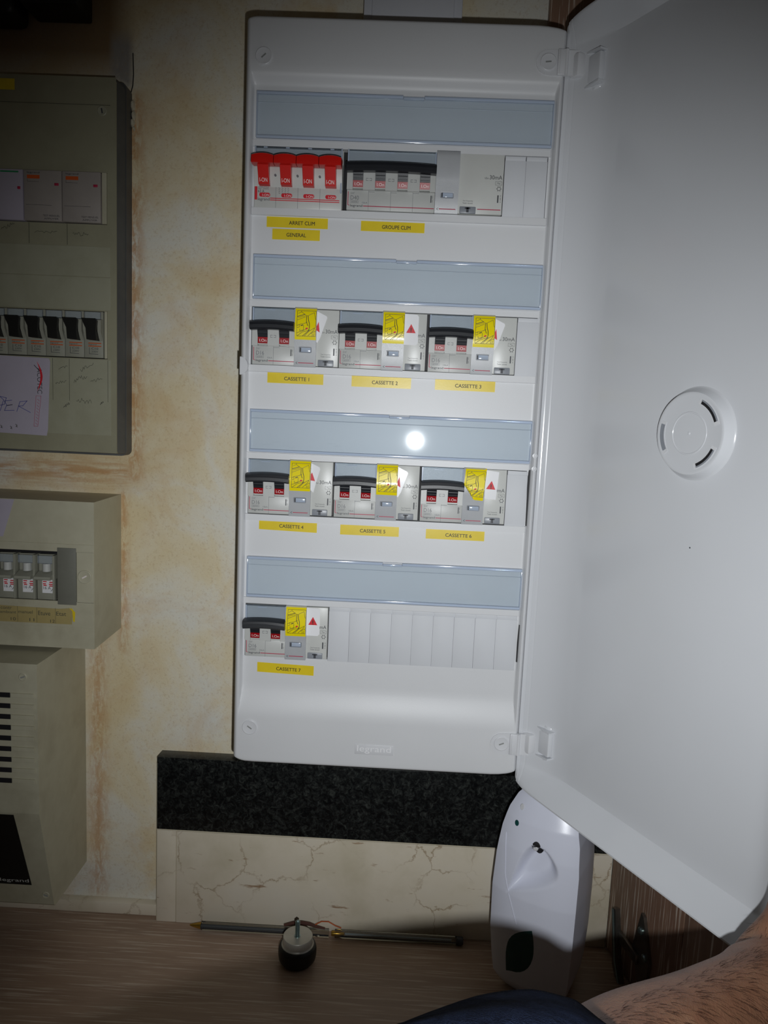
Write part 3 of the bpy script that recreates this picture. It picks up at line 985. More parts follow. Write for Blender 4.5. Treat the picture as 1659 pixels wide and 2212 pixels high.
    wf = mesh_obj('warning_sticker', MB().prism(fl_, Y0, Y0 + .25), 'stickerwhite', t, smooth=False, label='white sticker flap with a red triangle')
    mesh_obj('warning_triangle', MB().prism(tri, Y0 - .03, Y0 - .08), 'redprint', wf, smooth=False)
    if ex:
        cx, cz = sum(p[0] for p in tri) / 3, sum(p[1] for p in tri) / 3
        mesh_obj('exclamation_mark', MB().box(cx - .4, cx + .4, Y0 - .09, Y0 - .13, cz - .8, cz + 1.8).box(cx - .4, cx + .4, Y0 - .09, Y0 - .13, cz - 1.9, cz - 1.1), 'blackink', wf, smooth=False)


# row 1: red four-pole isolator -------------------------------------------------
def isolator(x0, zt):
    t = thing('isolator_switch', (x0 + 35.6, 6, zt - 46), 'four-pole isolator switch with four red toggles in the top row', 'isolator switch')
    w = 71.2
    b = MB().box(x0 + .3, x0 + w, -1.2, 45, zt - 47, zt - 30, .5).box(x0 + .3, x0 + w, 2, 45, zt - 31, zt - .4)
    for i in range(5):
        a = x0 + i * 17.8 + (-4.6 if i else .3)
        c = x0 + i * 17.8 + (4.4 if i < 4 else -.1)
        b.prism([(-1.2, zt - 31), (-4.6, zt - 24), (-5.6, zt - 17), (-3, zt - 12), (4, zt - 12), (4, zt - 31)], a, c, 'x')
    mesh_obj('housing', b, 'grey_dev2', t, ang=30)
    g = MB()
    for i in range(1, 4):
        g.box(x0 + i * 17.8 - .1, x0 + i * 17.8 + .1, -1.35, -1.15, zt - 46.8, zt - 30.8)
        g.lathe([(.9, -6.0), (.9, -4.6)], (x0 + i * 17.8, 0, zt - 23), 'y', 10)
    mesh_obj('seam', g, 'greyink', t, smooth=False)
    mesh_obj('label_pocket', MB().box(x0 + .8, x0 + w - .5, .2, 3, zt - 14, zt - .6), 'silver', t, smooth=False)
    cv = MB().box(x0 + .6, x0 + w - .4, -3.0, -2.4, zt - 13, zt - .6).box(x0 + .6, x0 + w - .4, -3.0, .5, zt - 1.0, zt - .4)
    mesh_obj('clear_cover', cv, 'clear_blue', t, smooth=False)
    ce = MB().box(x0 + .5, x0 + 1.5, -3.4, 0, zt - 13.0, zt - .3, .2).box(x0 + w - 1.5, x0 + w - .4, -3.4, 0, zt - 34, zt - .3, .2)
    for i in range(4):
        ce.box(x0 + i * 17.8 + 7.6, x0 + i * 17.8 + 10.6, -3.3, -2.9, zt - 1.6, zt - .8)
    mesh_obj('cover_edge', ce, 'clear_edge', t, smooth=False)
    for i in range(4):
        a, c = x0 + i * 17.8 + 4.5, x0 + i * 17.8 + 13.1
        tg = MB()
        pf = [(-2, -8.0), (-14, -8.8), (-15.4, -9.6), (-16.2, -14.5), (-16.2, -16.8), (-12, -17.2), (-2, -16)]
        N = 8
        gx = [x0 + i * 17.8 + .25 + 17.3 * q / N for q in range(N + 1)]
        f = lambda q, j: (gx[q], pf[j][0], zt + pf[j][1] - (1.5 * abs((q - N / 2) / (N / 2)) ** 2.2 if j < 4 else 0))
        tg.grid(list(range(N + 1)), list(range(len(pf))), f)
        for q in (0, N):
            tg.add([f(q, j) for j in range(len(pf))], [tuple(range(len(pf)))])
        tg.prism([(-13, zt - 16), (-8, zt - 25), (-5.6, zt - 30), (0, zt - 30.5), (0, zt - 15)], a, c, 'x')
        o = mesh_obj('toggle', tg, 'red', t, ang=50)
        l = MB()
        text(l, 'I-ON', a + 1, a + 7.2, zt - 28.6, zt - 25.8, 0, surf=lambda x, z: -8.12 + (zt - 25 - z) / 5 * 2.4)
        mesh_obj('lettering', l, 'whiteink', o, smooth=False)
    rp = MB()
    for i in range(4):
        rp.prism(arc_rect(x0 + i * 17.8 + 4.4, x0 + i * 17.8 + 13.2, zt - 38.6, zt - 35.4, 1.4, 1.4, 4), -1.3, -1.1)
    pm = mesh_obj('position_marks', rp, 'redprint', t, smooth=False)
    l = MB()
    for i in range(4):
        text(l, 'I-ON', x0 + i * 17.8 + 6.9, x0 + i * 17.8 + 12.4, zt - 38.1, zt - 36.3, -1.35)
    mesh_obj('lettering', l, 'whiteink', pm, smooth=False)
    mesh_obj('red_line', MB().box(x0 + 13.2, x0 + w - 2, -1.35, -1.15, zt - 39.8, zt - 39.2).box(x0 + 13.2, x0 + w - 2, -1.35, -1.15, zt - 41.2, zt - 40.6).box(x0 + .7, x0 + 2.7, -1.35, -1.15, zt - 41, zt - 30.8), 'redprint', t, smooth=False)
    l = MB()
    text(l, 'legrand', x0 + 3.2, x0 + 12.8, zt - 42.2, zt - 39.2, -1.3)
    text(l, '63 A', x0 + 3.4, x0 + 8.4, zt - 35.4, zt - 33.2, -1.3)
    text(l, 'INTERRUPTEUR', x0 + 3.4, x0 + 12, zt - 31.6, zt - 30.7, -1.3)
    text(l, '400V - 50/60Hz', x0 + 3.4, x0 + 12, zt - 32.8, zt - 32.0, -1.3)
    for i in range(4):
        for j in range(4):
            l.line([(x0 + 20 + i * 2.4, zt - 31.2 - j * 1.3), (x0 + 21.2 + i * 2.4, zt - 31.9 - j * 1.3)], .22, -1.25)
    mesh_obj('lettering', l, 'darkink', t, smooth=False)


isolator(-.8, ZD + .4)
breaker(74.0, ZD + .6, 4, 'circuit_breaker', 'four-pole black-toggle breaker marked D40 beside the red isolator', None, 'D40', '10kA', 0)
rcd(145.4, ZD + .8, 18.4, 35.4, 'wide grey 30mA module in the top row without any sticker', None)
D16 = 'two-pole breakers marked D16'
RC = 'yellow-stickered residual current modules'
ordw = {1: 'CASSETTE 1', 2: 'CASSETTE 2', 3: 'CASSETTE 3', 4: 'CASSETTE 4', 5: 'CASSETTE 5', 6: 'CASSETTE 6', 7: 'CASSETTE 7'}
pos7 = {1: (.4, 0), 2: (72.4, 0), 3: (145.9, 0), 4: (-.4, 1), 5: (72.6, 1), 6: (145.6, 1), 7: (-.4, 2)}
var7 = {1: 'fold', 2: 'flat', 3: 'fold', 4: 'wide', 5: 'fold', 6: 'peeled', 7: 'flat'}
rc_look = {1: 'silver 30mA module with folded white flap above the tape reading CASSETTE 1',
           2: 'silver 30mA module with full red triangle above the tape reading CASSETTE 2',
           3: 'silver 30mA module with folded flap above the tape reading CASSETTE 3',
           4: 'silver 30mA module with narrow white flap above the tape reading CASSETTE 4',
           5: 'silver 30mA module with yellow sticker above the tape reading CASSETTE 5',
           6: 'silver 30mA module with its yellow sticker peeling off, above CASSETTE 6',
           7: 'silver 30mA module with full white sticker beside the bottom blanks'}
d16_look = {1: 'black-toggle D16 breaker at the left end of the second row, above CASSETTE 1', 2: 'black-toggle D16 breaker in the middle of the second row, above CASSETTE 2', 3: 'rightmost black-toggle D16 breaker of the second row, above CASSETTE 3', 4: 'black-toggle D16 breaker at the left end of the third row, above CASSETTE 4', 5: 'black-toggle D16 breaker in the middle of the third row, above CASSETTE 5', 6: 'D16 breaker with scuffed clear cover beside the peeling yellow sticker', 7: 'only black-toggle D16 breaker in the bottom row, above CASSETTE 7'}
b0 = r0 = None
for k in range(1, 8):
    x, r = pos7[k]
    zt = ZD - 125 * (r + 1) + (0, .4, -.4)[r]
    lab = d16_look[k]
    if b0 is None:
        b0 = breaker(x, zt, 2, 'circuit_breaker', lab, D16, 'D16', '10kA', 0)
        r0 = rcd(x + 35.6, zt, 17.8, 18.2, rc_look[k], RC)
        base_r = copy_tree(r0)          # clean master without stickers, used for the next copies
        ro = r0
    else:
        b = copy_tree(b0)
        b.location = W(x + 17.8, 6, zt - 46)
        b['label'] = lab
        ro = copy_tree(base_r)
        ro['label'] = rc_look[k]
    ORG[ro.name] = Vector((x + 35.6 + 18, 6, zt - 46))
    ro.location = W(*ORG[ro.name])
    sticker(ro, x + 35.6, zt, var7[k])


def drop(o):
    for c in list(o.children): drop(c)
    bpy.data.objects.remove(o)


drop(base_r)

# ------------------------------------------------------------------ the open door (child of the box), local frame: u along, o outwards, z up
TH, HX = .494, 241.5
DR = bpy.data.objects.new('door', None)
COL.objects.link(DR)
DR.parent = BX
DR.location = (W(HX, 0, 0) - BX.location)
DR.rotation_euler = (0, 0, -(pi / 2 - TH))          # local +x runs from the hinge to the free edge
DR['label'] = 'glossy white door standing open to the right'
ORG[DR.name] = Vector((0, 0, 0))
DT, DB, DW_ = 60.6, -568.2, 251.0
dtop = lambda u: DT - (6.4 * (1 - sqrt(max(0, 1 - ((30 - u) / 30) ** 2))) if u < 30 else 0) - (6 * (1 - sqrt(max(0, 1 - ((u - DW_ + 14) / 14) ** 2))) if u > DW_ - 14 else 0)
dbot = lambda u: DB + (7 * (1 - sqrt(max(0, 1 - ((26 - u) / 26) ** 2))) if u < 26 else 0) + (6 * (1 - sqrt(max(0, 1 - ((u - DW_ + 14) / 14) ** 2))) if u > DW_ - 14 else 0)
DEP = 19.0


def door_off(u, z):
    e = lambda d, R, p: 1 - (1 - min(1, max(0, d) / R)) ** p
    h = e(u - 1.2, 50, 2.4)
    r = e(DW_ - 1.2 - u, 30, 2.2)
    t = .93 * min(1, max(0, min(z - dbot(u), dtop(u) - z) - 1.2) / 17) + .07 * e(min(z - dbot(u), dtop(u) - z) - 15, 12, 2)
    o = DEP * h * r * t
    if min(z - dbot(u), dtop(u) - z) < 5.5 and 2 < u < DW_ - 2: o -= 1.0
    if 3.0 < u < 3.6 or 6.4 < u < 7.0: o += .2
    # round boss of the door knob fixing
    d = sqrt((u - 148.5) ** 2 + (z + 252.5) ** 2)
    if d < 34: o += .0
    return o


us = [0, .4, 1.2, 2, 2.9, 3.1, 3.5, 3.7, 5, 6.3, 6.5, 6.9, 7.1, 9, 11, 13, 15.5, 18, 21, 24, 28, 32, 36, 40, 44.9, 45.1, 45.5, 45.7, 50] + [58 + 10 * i for i in range(15)] + [204, 210, 216, 221, 226, 231, 236, 240, 244, 247, 248.5, 249.6, 250.2, 250.6, DW_]
ts = [0, .4, 1.2, 2.4, 2.7, 5, 9, 12, 15, 17, 18.2, 19.5, 21.5, 24, 28, 34, 44]
dz_ = [DB + t for t in ts] + [DB + 60 + i * 508.8 / 24 for i in range(25)] + [DT - t for t in reversed(ts)]


def dfz(u, z):
    lo, hi = dbot(u), dtop(u)
    if z < DB + 45: z = lo + (z - DB) * (DB + 45 - lo) / 45
    elif z > DT - 45: z = hi + (z - DT) * (hi - (DT - 45)) / 45
    return z


shell = MB()
inner = lambda u, z: (u, door_off(u, dfz(u, z)), dfz(u, z))
outer = lambda u, z: (u, max(2.2, door_off(u, dfz(u, z)) + 2.6), dfz(u, z))
shell.grid(us, dz_, inner)
shell.grid(us, dz_, outer)
nu, nv = len(us), len(dz_)
bo = nu * nv
ring = [i for i in range(nu)] + [j * nu + nu - 1 for j in range(1, nv)] + [(nv - 1) * nu + i for i in range(nu - 2, -1, -1)] + [j * nu for j in range(nv - 2, 0, -1)]
shell.f += [(ring[k], ring[(k + 1) % len(ring)], ring[(k + 1) % len(ring)] + bo, ring[k] + bo) for k in range(len(ring))]
mesh_obj('door_shell', shell, 'white_gloss', DR, ang=40)
KU, KZ = 143.0, -253.6
yb = DEP
kn = mesh_obj('knob_boss', MB().lathe([(33, yb + .6), (31.5, yb - .1), (30, yb - 1.4), (28.4, yb - 5.5), (27.6, yb - 6.8), (26.6, yb - 7.2), (25.6, yb - 7.0), (14.6, yb - 7.0), (14.3, yb - 7.3), (13.6, yb - 7.3), (13.3, yb - 7.0), (1.2, yb - 7.0), (.9, yb - 7.3), (.01, yb - 7.4)], (KU, 0, KZ), 'y', 72, False), 'white_gloss', DR)
kn.name = 'knob_boss'
def arcslot(a0, a1, r0, r1, y0, y1, n=14):
    m_ = MB()
    pts = [(KU + r1 * cos(a0 + (a1 - a0) * i / n), KZ + r1 * sin(a0 + (a1 - a0) * i / n)) for i in range(n + 1)]
    pts += [(KU + r0 * cos(a0 + (a1 - a0) * i / n), KZ + r0 * sin(a0 + (a1 - a0) * i / n)) for i in range(n, -1, -1)]
    return m_.prism(pts, y0, y1)
for a0, a1, mt in ((radians(22), radians(68), 'dark'), (radians(292), radians(335), 'dark'), (radians(166), radians(212), 'silver_dark')):
    mesh_obj('arc_slot', arcslot(a0 - .1, a1 + .1, 20.6, 24.6, yb - 7.25, yb - 6.9), 'white_part', DR)
    mesh_obj('arc_clip', arcslot(a0, a1, 21.2, 23.9, yb - 7.5, yb - 7.1), mt, DR)
    mesh_obj('arc_rim', arcslot(a0, a1, 23.2, 24.1, yb - 7.8, yb - 7.2), 'silver_dark', DR)
# hinge wells in the door
for zc, za in ((20.5, 25.0), (-524.0, -528.0)):
    wl = MB()
    for s_ in (-1, 1):
        wl.prism([(5, zc + s_ * 9.6 - .7), (14, zc + s_ * 12.6 - .7), (29, zc + s_ * 11.4 - .7), (29, zc + s_ * 11.4 + .7), (14, zc + s_ * 12.6 + .7), (5, zc + s_ * 9.6 + .7)], 9.5, 17)
    wl.box(7, 28, 10.6, 16.5, zc - 10.4, zc + 10.4, 1.4)
    mesh_obj('hinge_bracket', wl, 'white_gloss', DR)
    mesh_obj('hinge_arm', MB().box(-1.5, 13, 2.0, 11.5, za - 9.0, za + 9.0, 2.4), 'white_part', DR)
    for a in (14.5, 18.5):
        mesh_obj('hinge_slot', MB().box(a, a + .6, 10.9, 11.4, zc - 8.4, zc + 7), 'slot', DR, smooth=False)
    for s_ in (-1, 1):
        d_ = MB()
        d_.lathe([(7, 17.8), (6.2, 13.5), (4, 10.8), (.01, 10.2)], (0, 0, 0), 'y', 24, False)
        d_.v = [(17 + p[0] * 1.5, p[1] + 2.0, zc + s_ * 13.4 + p[2] * .6) for p in d_.v]
        mesh_obj('bracket_dome', d_, 'white_gloss', DR)
mesh_obj('speck', MB().lathe([(.6, DEP - .1), (.01, DEP - .25)], (147, 0, -331), 'y', 8, False), 'darkink', DR)

# ================================================================== TOP: trunking, upper cladding, black fittings
tr = thing('cable_trunking', (120, WY, 62), 'white plastic cable trunking rising from the top of the white box', 'cable trunking')
mesh_obj('trunking_base', MB().box(78, 162, 58, WY, 50, 330, .8), 'trunk', tr)
mesh_obj('trunking_lid', MB().box(85, 155, 55.5, 59, 50, 330, .8), 'trunk', tr)
cl = thing('wood_panel', (330, WY, -585), 'brown grained wood panel fixed to the wall behind the white box', 'wood panel')
mesh_obj('panel_board', MB().box(238, 700, 71, WY, -585, 560, .5), 'cupboard', cl, label='vertical grained board')
jb = thing('cable_gland_box', (-188, WY, 84), 'black fitting on the dark wall above the old grey-green panel', 'fitting')
mesh_obj('housing', MB().box(-214, -164, 45, WY, 82, 150, 3), 'rubber', jb)
mesh_obj('lid', MB().box(-210, -168, 42, 46, 86, 146, 1), 'rubber', jb)
jb = thing('black_wall_fitting', (-250, WY, 74), 'black rounded fitting in the top left corner of the wall', 'fitting')
mesh_obj('housing', MB().box(-300, -220, 45, WY, 74, 160, 7, 4), 'rubber', jb)
mesh_obj('cap', MB().lathe([(17, 46), (17, 40), (14, 38), (.01, 38)], (-246, 0, 100), 'y', 28, False), 'old_cream', jb)

# ================================================================== OLD GREY-GREEN PANEL (upper left)
O1 = thing('old_distribution_panel', (-290, WY, -298), 'aged grey-green distribution panel with six black toggles at upper left', 'electrical box')
ob = MB().prism(arc_rect(-430, -129.4, -299.2, 29.5, 5, 5, 5), 66, WY)
mesh_obj('rear_frame', ob, 'old_side', O1)
fr = MB()
o_ = arc_rect(-428, -129.8, -297.6, 29.0, (3, 2, 7, 3), (3, 2, 6, 3), 6)
i_ = arc_rect(-426, -133.2, -295.6, 27.6, (3, 2, 5, 3), (3, 2, 5, 3), 6)
n = len(o_)
fr.add([(x, 67, z) for x, z in o_] + [(x, 56, z) for x, z in [(a * .4 + c * .6, b * .4 + d * .6) for (a, b), (c, d) in zip(o_, i_)]] + [(x, 53.4, z) for x, z in i_],
       [(i, (i + 1) % n, (i + 1) % n + n, i + n) for i in range(n)] + [(i + n, (i + 1) % n + n, (i + 1) % n + 2 * n, i + 2 * n) for i in range(n)])
mesh_obj('cover_edge', fr, 'old_side', O1)
ax = [-426, -250.5, -141, -137.5, -133.2]
az = [-295.6, -270 - 10.6, -213.4, -211.4, -170, -168.5, -127, -112, -94.6, -51.2, -49.8, 9, 27.6]
fc = MB()
xg = [-427, -250.5, -240.2, -141.2, -138.6, -133.2]
zg = [-296.2, -280.7, -280.3, -211.6, -169.6, -140.2, -139.8, -114.2, -113.8, -94.8, -51.0, 5, 27.8]
sk = lambda x, z: (-240 - 10.5 < x < -141.2) and ((-211.6 < z < -169.6) or (-94.8 < z < -51.0))
gy = lambda x, z: (x, 52.2, z)
fc.grid(xg, zg, gy, skip=sk)
fc.grid([-427, -133.2], [27.8, 27.81], lambda x, z: (x, 52.2, z))
q = [(-427, -296.2), (-133.2, -296.2), (-133.2, 24), (-134.5, 26.8), (-137, 27.8), (-427, 27.8)]
fc.add([(x, 52.2, z) for x, z in q] + [(x, 57, z) for x, z in q], [(i, (i + 1) % 6, (i + 1) % 6 + 6, i + 6) for i in range(6)])
mesh_obj('cover', fc, 'old_green', O1, smooth=False)
mesh_obj('label_field', MB().box(-250, -138.6, 51.6, 52.3, -139.8, -113.9, .1).box(-250, -138.4, 51.6, 52.3, -280.3, -212.3, .1).box(-250, -138.4, 51.6, 52.3, -168.6, -140.4, .1), 'old_green2', O1, smooth=False)
mesh_obj('inner_back', MB().box(-252, -140, 58, 62, -213, -49), 'dark', O1, smooth=False)
ln = MB().box(-250, -138, 51.4, 51.6, 4.6, 4.9)
for x in (-211.2, -177): ln.box(x, x + .3, 51.3, 51.6, -113, -95.4)
for x in (-191.5, -176.2, -141): ln.box(x, x + .25, 51.3, 51.5, -250, -212.6)
random.seed(3)
for (x, z, w, hh) in ((-236, -101, 12, 5), (-206, -103, 20, 3), (-172, -104, 14, 5), (-186, -222, 8, 3), (-189, -235, 10, 3), (-172, -232, 12, 6), (-166, -222, 12, 6), (-170, -250, 14, 7), (-157, -232, 11, 4), (-182, -256, 6, 5), (-148, -252, 3, 3)):
    p = [(x + w * i / 14, z + hh * (i / 14) * (.8 if w < 13 else .1) + random.uniform(-1, 1) * hh * .35) for i in range(15)]
    ln.line(p, .28, 51.5)
mesh_obj('handwriting', ln, 'pencil', O1, smooth=False)
screw_cap(O1, -145.6, .3, 52.2, radians(100), 4.2, 'old_green2', 4.2, proud=.5, slotmat='darkink')
screw_cap(O1, -146.0, -264.6, 52.2, radians(120), 4.2, 'old_green2', 4.2, proud=.5, slotmat='darkink')
mesh_obj('yellow_tag', MB().box(-250, -222, 51.9, 52.2, 15, 24), 'tape', O1, smooth=False)
mesh_obj('end_blank', MB().box(-145.4, -141.4, 50.6, 58, -94.4, -51.2, .3), 'old_cream', O1, smooth=False)
mesh_obj('end_blank', MB().box(-143.6, -141.4, 50.8, 58, -211.2, -169.8, .2), 'old_cream', O1, smooth=False)
mesh_obj('end_blank', MB().box(-150.2, -145.6, 50.2, 58, -94.0, -51.6, .3), 'old_cream', O1, smooth=False) if False else None


def old_module(x0, x1, zt, zb, mat, label, orange):
    t = thing('earth_leakage_module', ((x0 + x1) / 2, 58, zb), label, 'breaker')
    mesh_obj('housing', MB().box(x0 + .3, x1 - .3, 49, 58, zb + .3, zt - .3, .4), mat, t)
    if orange:
        mesh_obj('orange_badge', MB().box(x0 + 3.4, x0 + 14.5, 48.8, 49.1, zt - 7.6, zt - 4.6), 'orangeink', t, smooth=False)
        l = MB()
        text(l, 'legrand', x0 + 3.4, x0 + 14.5, zt - 3.6, zt - 1.8, 48.9)
        l.line([(x0 + 3.6, zt - 8), (x0 + 3.6, zt - 10), (x0 + 13.8, zt - 10)], .2, 48.95)
        text(l, 'TEST MENSUEL', x0 + 17, x1 - 2, zb + 4, zb + 5.6, 48.9)
        text(l, 'APPUYER', x0 + 18, x1 - 3, zb + 1.6, zb + 3.0, 48.9)
        l.box(x0 + 2, x1 - 9, 48.85, 48.95, zb + 13.5, zb + 13.7)
        mesh_obj('lettering', l, 'darkink', t, smooth=False)
        mesh_obj('red_button', MB().box(x1 - 6.4, x1 - 2.6, 48.4, 49.2, zt - 13, zt - 10.8, .3), 'redink', t)
    else:
        mesh_obj('green_badge', MB().box(x1 - 20, x1 - 4, 48.8, 49.1, zt - 3, zt - 1.8), 'greenink', t, smooth=False)
        mesh_obj('red_button', MB().box(x1 - 5, x1 - 2.4, 48.4, 49.2, zt - 17, zt - 14.6, .3), 'redink', t)


old_module(-250, -214.4, -51.2, -94.4, 'lilac_paper', 'pale module with a green badge at the left edge of the old panel', False)
old_module(-214.2, -180.2, -51.2, -94.4, 'grey_label', 'greyish module with orange badge, middle one in the old panel', True)
old_module(-180.0, -145.8, -51.2, -94.4, 'grey_label', 'greyish module with orange badge, rightmost in the old panel', True)


def old_breaker(x0, zt, label):
    t = thing('miniature_breaker', (x0 + 8.6, 58, zt - 41), label, 'circuit breaker', 'six black-toggle breakers in the old panel')
    b = MB().box(x0 + .2, x0 + 17, 50, 58, zt - 41, zt - .4, .3)
    b.prism([(50, zt - 24), (46, zt - 16), (46, zt - 9), (50, zt - 7)], x0 + .4, x0 + 3.2, 'x').prism([(50, zt - 26), (45.5, zt - 18), (45.5, zt - 8), (50, zt - 7)], x0 + 13.8, x0 + 16.8, 'x')
    mesh_obj('housing', b, 'old_grey', t)
    mesh_obj('clear_cover', MB().box(x0 + 1.2, x0 + 15.6, 47.6, 49.4, zt - 7.2, zt - 1, .3), 'clear_old', t)
    tg = MB().prism([(x0 + .8, zt - 7.4), (x0 + 13.2, zt - 7.4), (x0 + 14.2, zt - 9), (x0 + 13.4, zt - 18), (x0 + 14, zt - 26.2), (x0 + 5.4, zt - 25.6), (x0 + 4.6, zt - 16), (x0 + 2.2, zt - 11)], 42, 50)
    mesh_obj('toggle', tg, 'rubber', t, smooth=False)
    mesh_obj('orange_stripe', MB().box(x0 + 3.8, x0 + 15.4, 49.7, 50, zt - 31.2, zt - 30.4).box(x0 + 3.8, x0 + 15.4, 49.7, 50, zt - 28.6, zt - 27.8), 'orangeink', t, smooth=False)
    l = MB()
    text(l, 'legrand', x0 + 4, x0 + 11, zt - 30.2, zt - 28.8, 49.85)
    text(l, 'C10', x0 + 6.5, x0 + 12.6, zt - 34, zt - 32, 49.85)
    text(l, '230V', x0 + 6.5, x0 + 12.6, zt - 36.4, zt - 34.8, 49.85)
    l.line([(x0 + 4.6, zt - 32.2), (x0 + 4.6, zt - 37.6), (x0 + 12.5, zt - 37.9)], .35, 49.9)
    mesh_obj('lettering', l, 'darkink', t, smooth=False)
    return t


nm6 = ['sixth and leftmost', 'fifth', 'fourth', 'third', 'second', 'rightmost']
ob0 = None
for i in range(6):
    x = -248.6 + i * 17.4
    lb = 'old breaker with black toggle in the grey-green panel, ' + (nm6[i] + ' counted from the right' if i < 5 else 'rightmost of the six')
    if ob0 is None:
        ob0 = old_breaker(x, -169.8, lb)
    else:
        c = copy_tree(ob0)
        c.location = W(x + 8.6, 58, -169.8 - 41)
        c['label'] = lb
# paper note taped below
nt = thing('paper_note', (-220, 51, -282), 'pale lilac paper note with red logo stuck over the old panel', 'note')
mesh_obj('sheet', MB().prism([(-262, -281.2), (-197.4, -282.8), (-196.2, -277), (-193.4, -216), (-194.4, -213.0), (-262, -211.6)], 50.9, 51.2), 'lilac_paper', nt, smooth=False)
l = MB()
l.line([(-240, -262), (-236.6, -252), (-240, -249), (-234, -250), (-236, -256), (-240, -257)], .5, 50.8)
l.line([(-229, -252), (-236, -253), (-233.5, -257), (-228.6, -256), (-234, -257), (-236, -261.6), (-227, -261)], .5, 50.8)
l.line([(-224.6, -262), (-221.6, -253), (-215, -252), (-219, -256.6), (-223, -257), (-212, -262.4)], .5, 50.8)
mesh_obj('handwriting', l, 'blueink', nt, smooth=False)
l = MB()
text(l, 'ACOTEC', -205.4, -201.0, -245, -222, 50.85, rot=-90)
l.line([(-208, -219.6), (-203, -224.6)], .6, 50.8)
mesh_obj('logo_lettering', l, 'darkink', nt, smooth=False)
sw = [(-205.6 + 5.2 * sin(t_) ** 1 , -216 - 27 * t_ / pi) for t_ in [pi * i / 16 for i in range(17)]]
sw2 = [(-205.6 + 3.2 * sin(t_), -216 - 27 * t_ / pi) for t_ in [pi * i / 16 for i in range(16, -1, -1)]]
mesh_obj('logo_swoosh', MB().prism(sw + sw2[1:-1], 50.82, 50.75), 'redprint', nt, smooth=False)
l = MB()
for A, B_ in (((-206.6, -247), (-202, -247)), ((-202, -247), (-205.4, -274.6)), ((-205.4, -274.6), (-209, -274.6)), ((-209, -274.6), (-206.6, -247))): l.line([A, B_], .25, 50.8)
for i in range(9): l.line([(-205.4 - i * .27, -250 - i * 2.7), (-203.6 - i * .27, -251.6 - i * 2.7)], .25, 50.8)
mesh_obj('logo_bar', l, 'redink', nt, smooth=False)
l = MB()
for x, z in ((-240, -275), (-231, -275.5), (-226, -273.6)): l.line([(x, z), (x + 1.4, z - 1), (x + .4, z - 2), (x + 1.8, z - 2.4)], .5, 50.8)
mesh_obj('ink_dots', l, 'pencil', nt, smooth=False)

# ================================================================== OLD CREAM CONSUMER UNIT (middle left)
O2 = thing('old_consumer_unit', (-290, WY, -472), 'deep cream-grey breaker box with three grey breakers below the green panel', 'electrical box')
c2 = MB()
FY = 18
q = [(-430, -471.6), (-140.6, -471.6), (-140.6, -338), (-430, -338)]
c2.grid([-430, -258, -173.2, -140.6], [-471.6, -428.2, -383.4, -338], lambda x, z: (x, FY, z), skip=lambda x, z: -258 < x < -173.2 and -428.2 < z < -383.4)
c2.add([(x, FY, z) for x, z in q] + [(x + (.9 if x > -200 else 0), WY, z + (2.5 if z < -400 else 1)) for x, z in q], [(i, (i + 1) % 4, (i + 1) % 4 + 4, i + 4) for i in range(4)])
mesh_obj('case', c2, 'old_cream', O2, smooth=False)
mesh_obj('raised_band', MB().box(-430, -140.9, 17.2, 18.2, -383.3, -376.2, .2).box(-430, -140.9, 17.2, 18.2, -452.2, -428.4, .2).box(-156, -140.9, 17.2, 18.2, -429, -382.8, .2), 'old_cream', O2, smooth=False)
mesh_obj('inner_back', MB().box(-256, -172, 26, 30, -430, -382), 'dark', O2, smooth=False)
mesh_obj('blanking_plate', MB().box(-173.0, -156.2, 16.2, 26, -431.2, -379.6, .3), 'old_grey_dark', O2)
screw_cap(O2, -148.6, -405, 17.3, radians(30), 6.1, 'old_cream', 4.6, proud=1.4, slotmat='whiteink')
ls = mesh_obj('label_strip', MB().prism([(-258, -449.4), (-160.6, -449.2), (-159.6, -436), (-163, -434.4), (-172, -435.4), (-258, -434)], 17.1, 16.8), 'old_paper', O2, smooth=False)
mesh_obj('yellow_end', MB().prism([(-159.4, -446), (-158.0, -447), (-157.4, -438), (-160.4, -434.6), (-162.6, -434.4), (-160.0, -437)], 16.9, 16.6), 'tape', O2, smooth=False)
l = MB()
for s_, x0, x1, z0, z1 in (('contr', -225, -215, -438, -435.4), ('ambiant', -225.6, -211, -441.6, -439), ('manuel', -209, -196, -441, -438), ('Etuve', -191, -180, -442, -438), ('Etat', -174.6, -165.6, -441.6, -438), ('10', -216, -211.4, -448, -445.2), ('11', -199, -194.6, -448, -445.2), ('12', -180, -176, -448.4, -445.6)):
    text(l, s_, x0, x1, z0, z1, 16.7)
for x in (-209.8, -192.4, -175.4): l.box(x, x + .2, 16.7, 16.8, -449, -434.8)
mesh_obj('handwriting', l, 'pencil', ls, smooth=False)
mesh_obj('paper_sticker', MB().prism([(-258, -372), (-222, -372), (-211.4, -338.4), (-258, -338.4)], 17.9, 17.6), 'lilac_paper', O2, smooth=False)


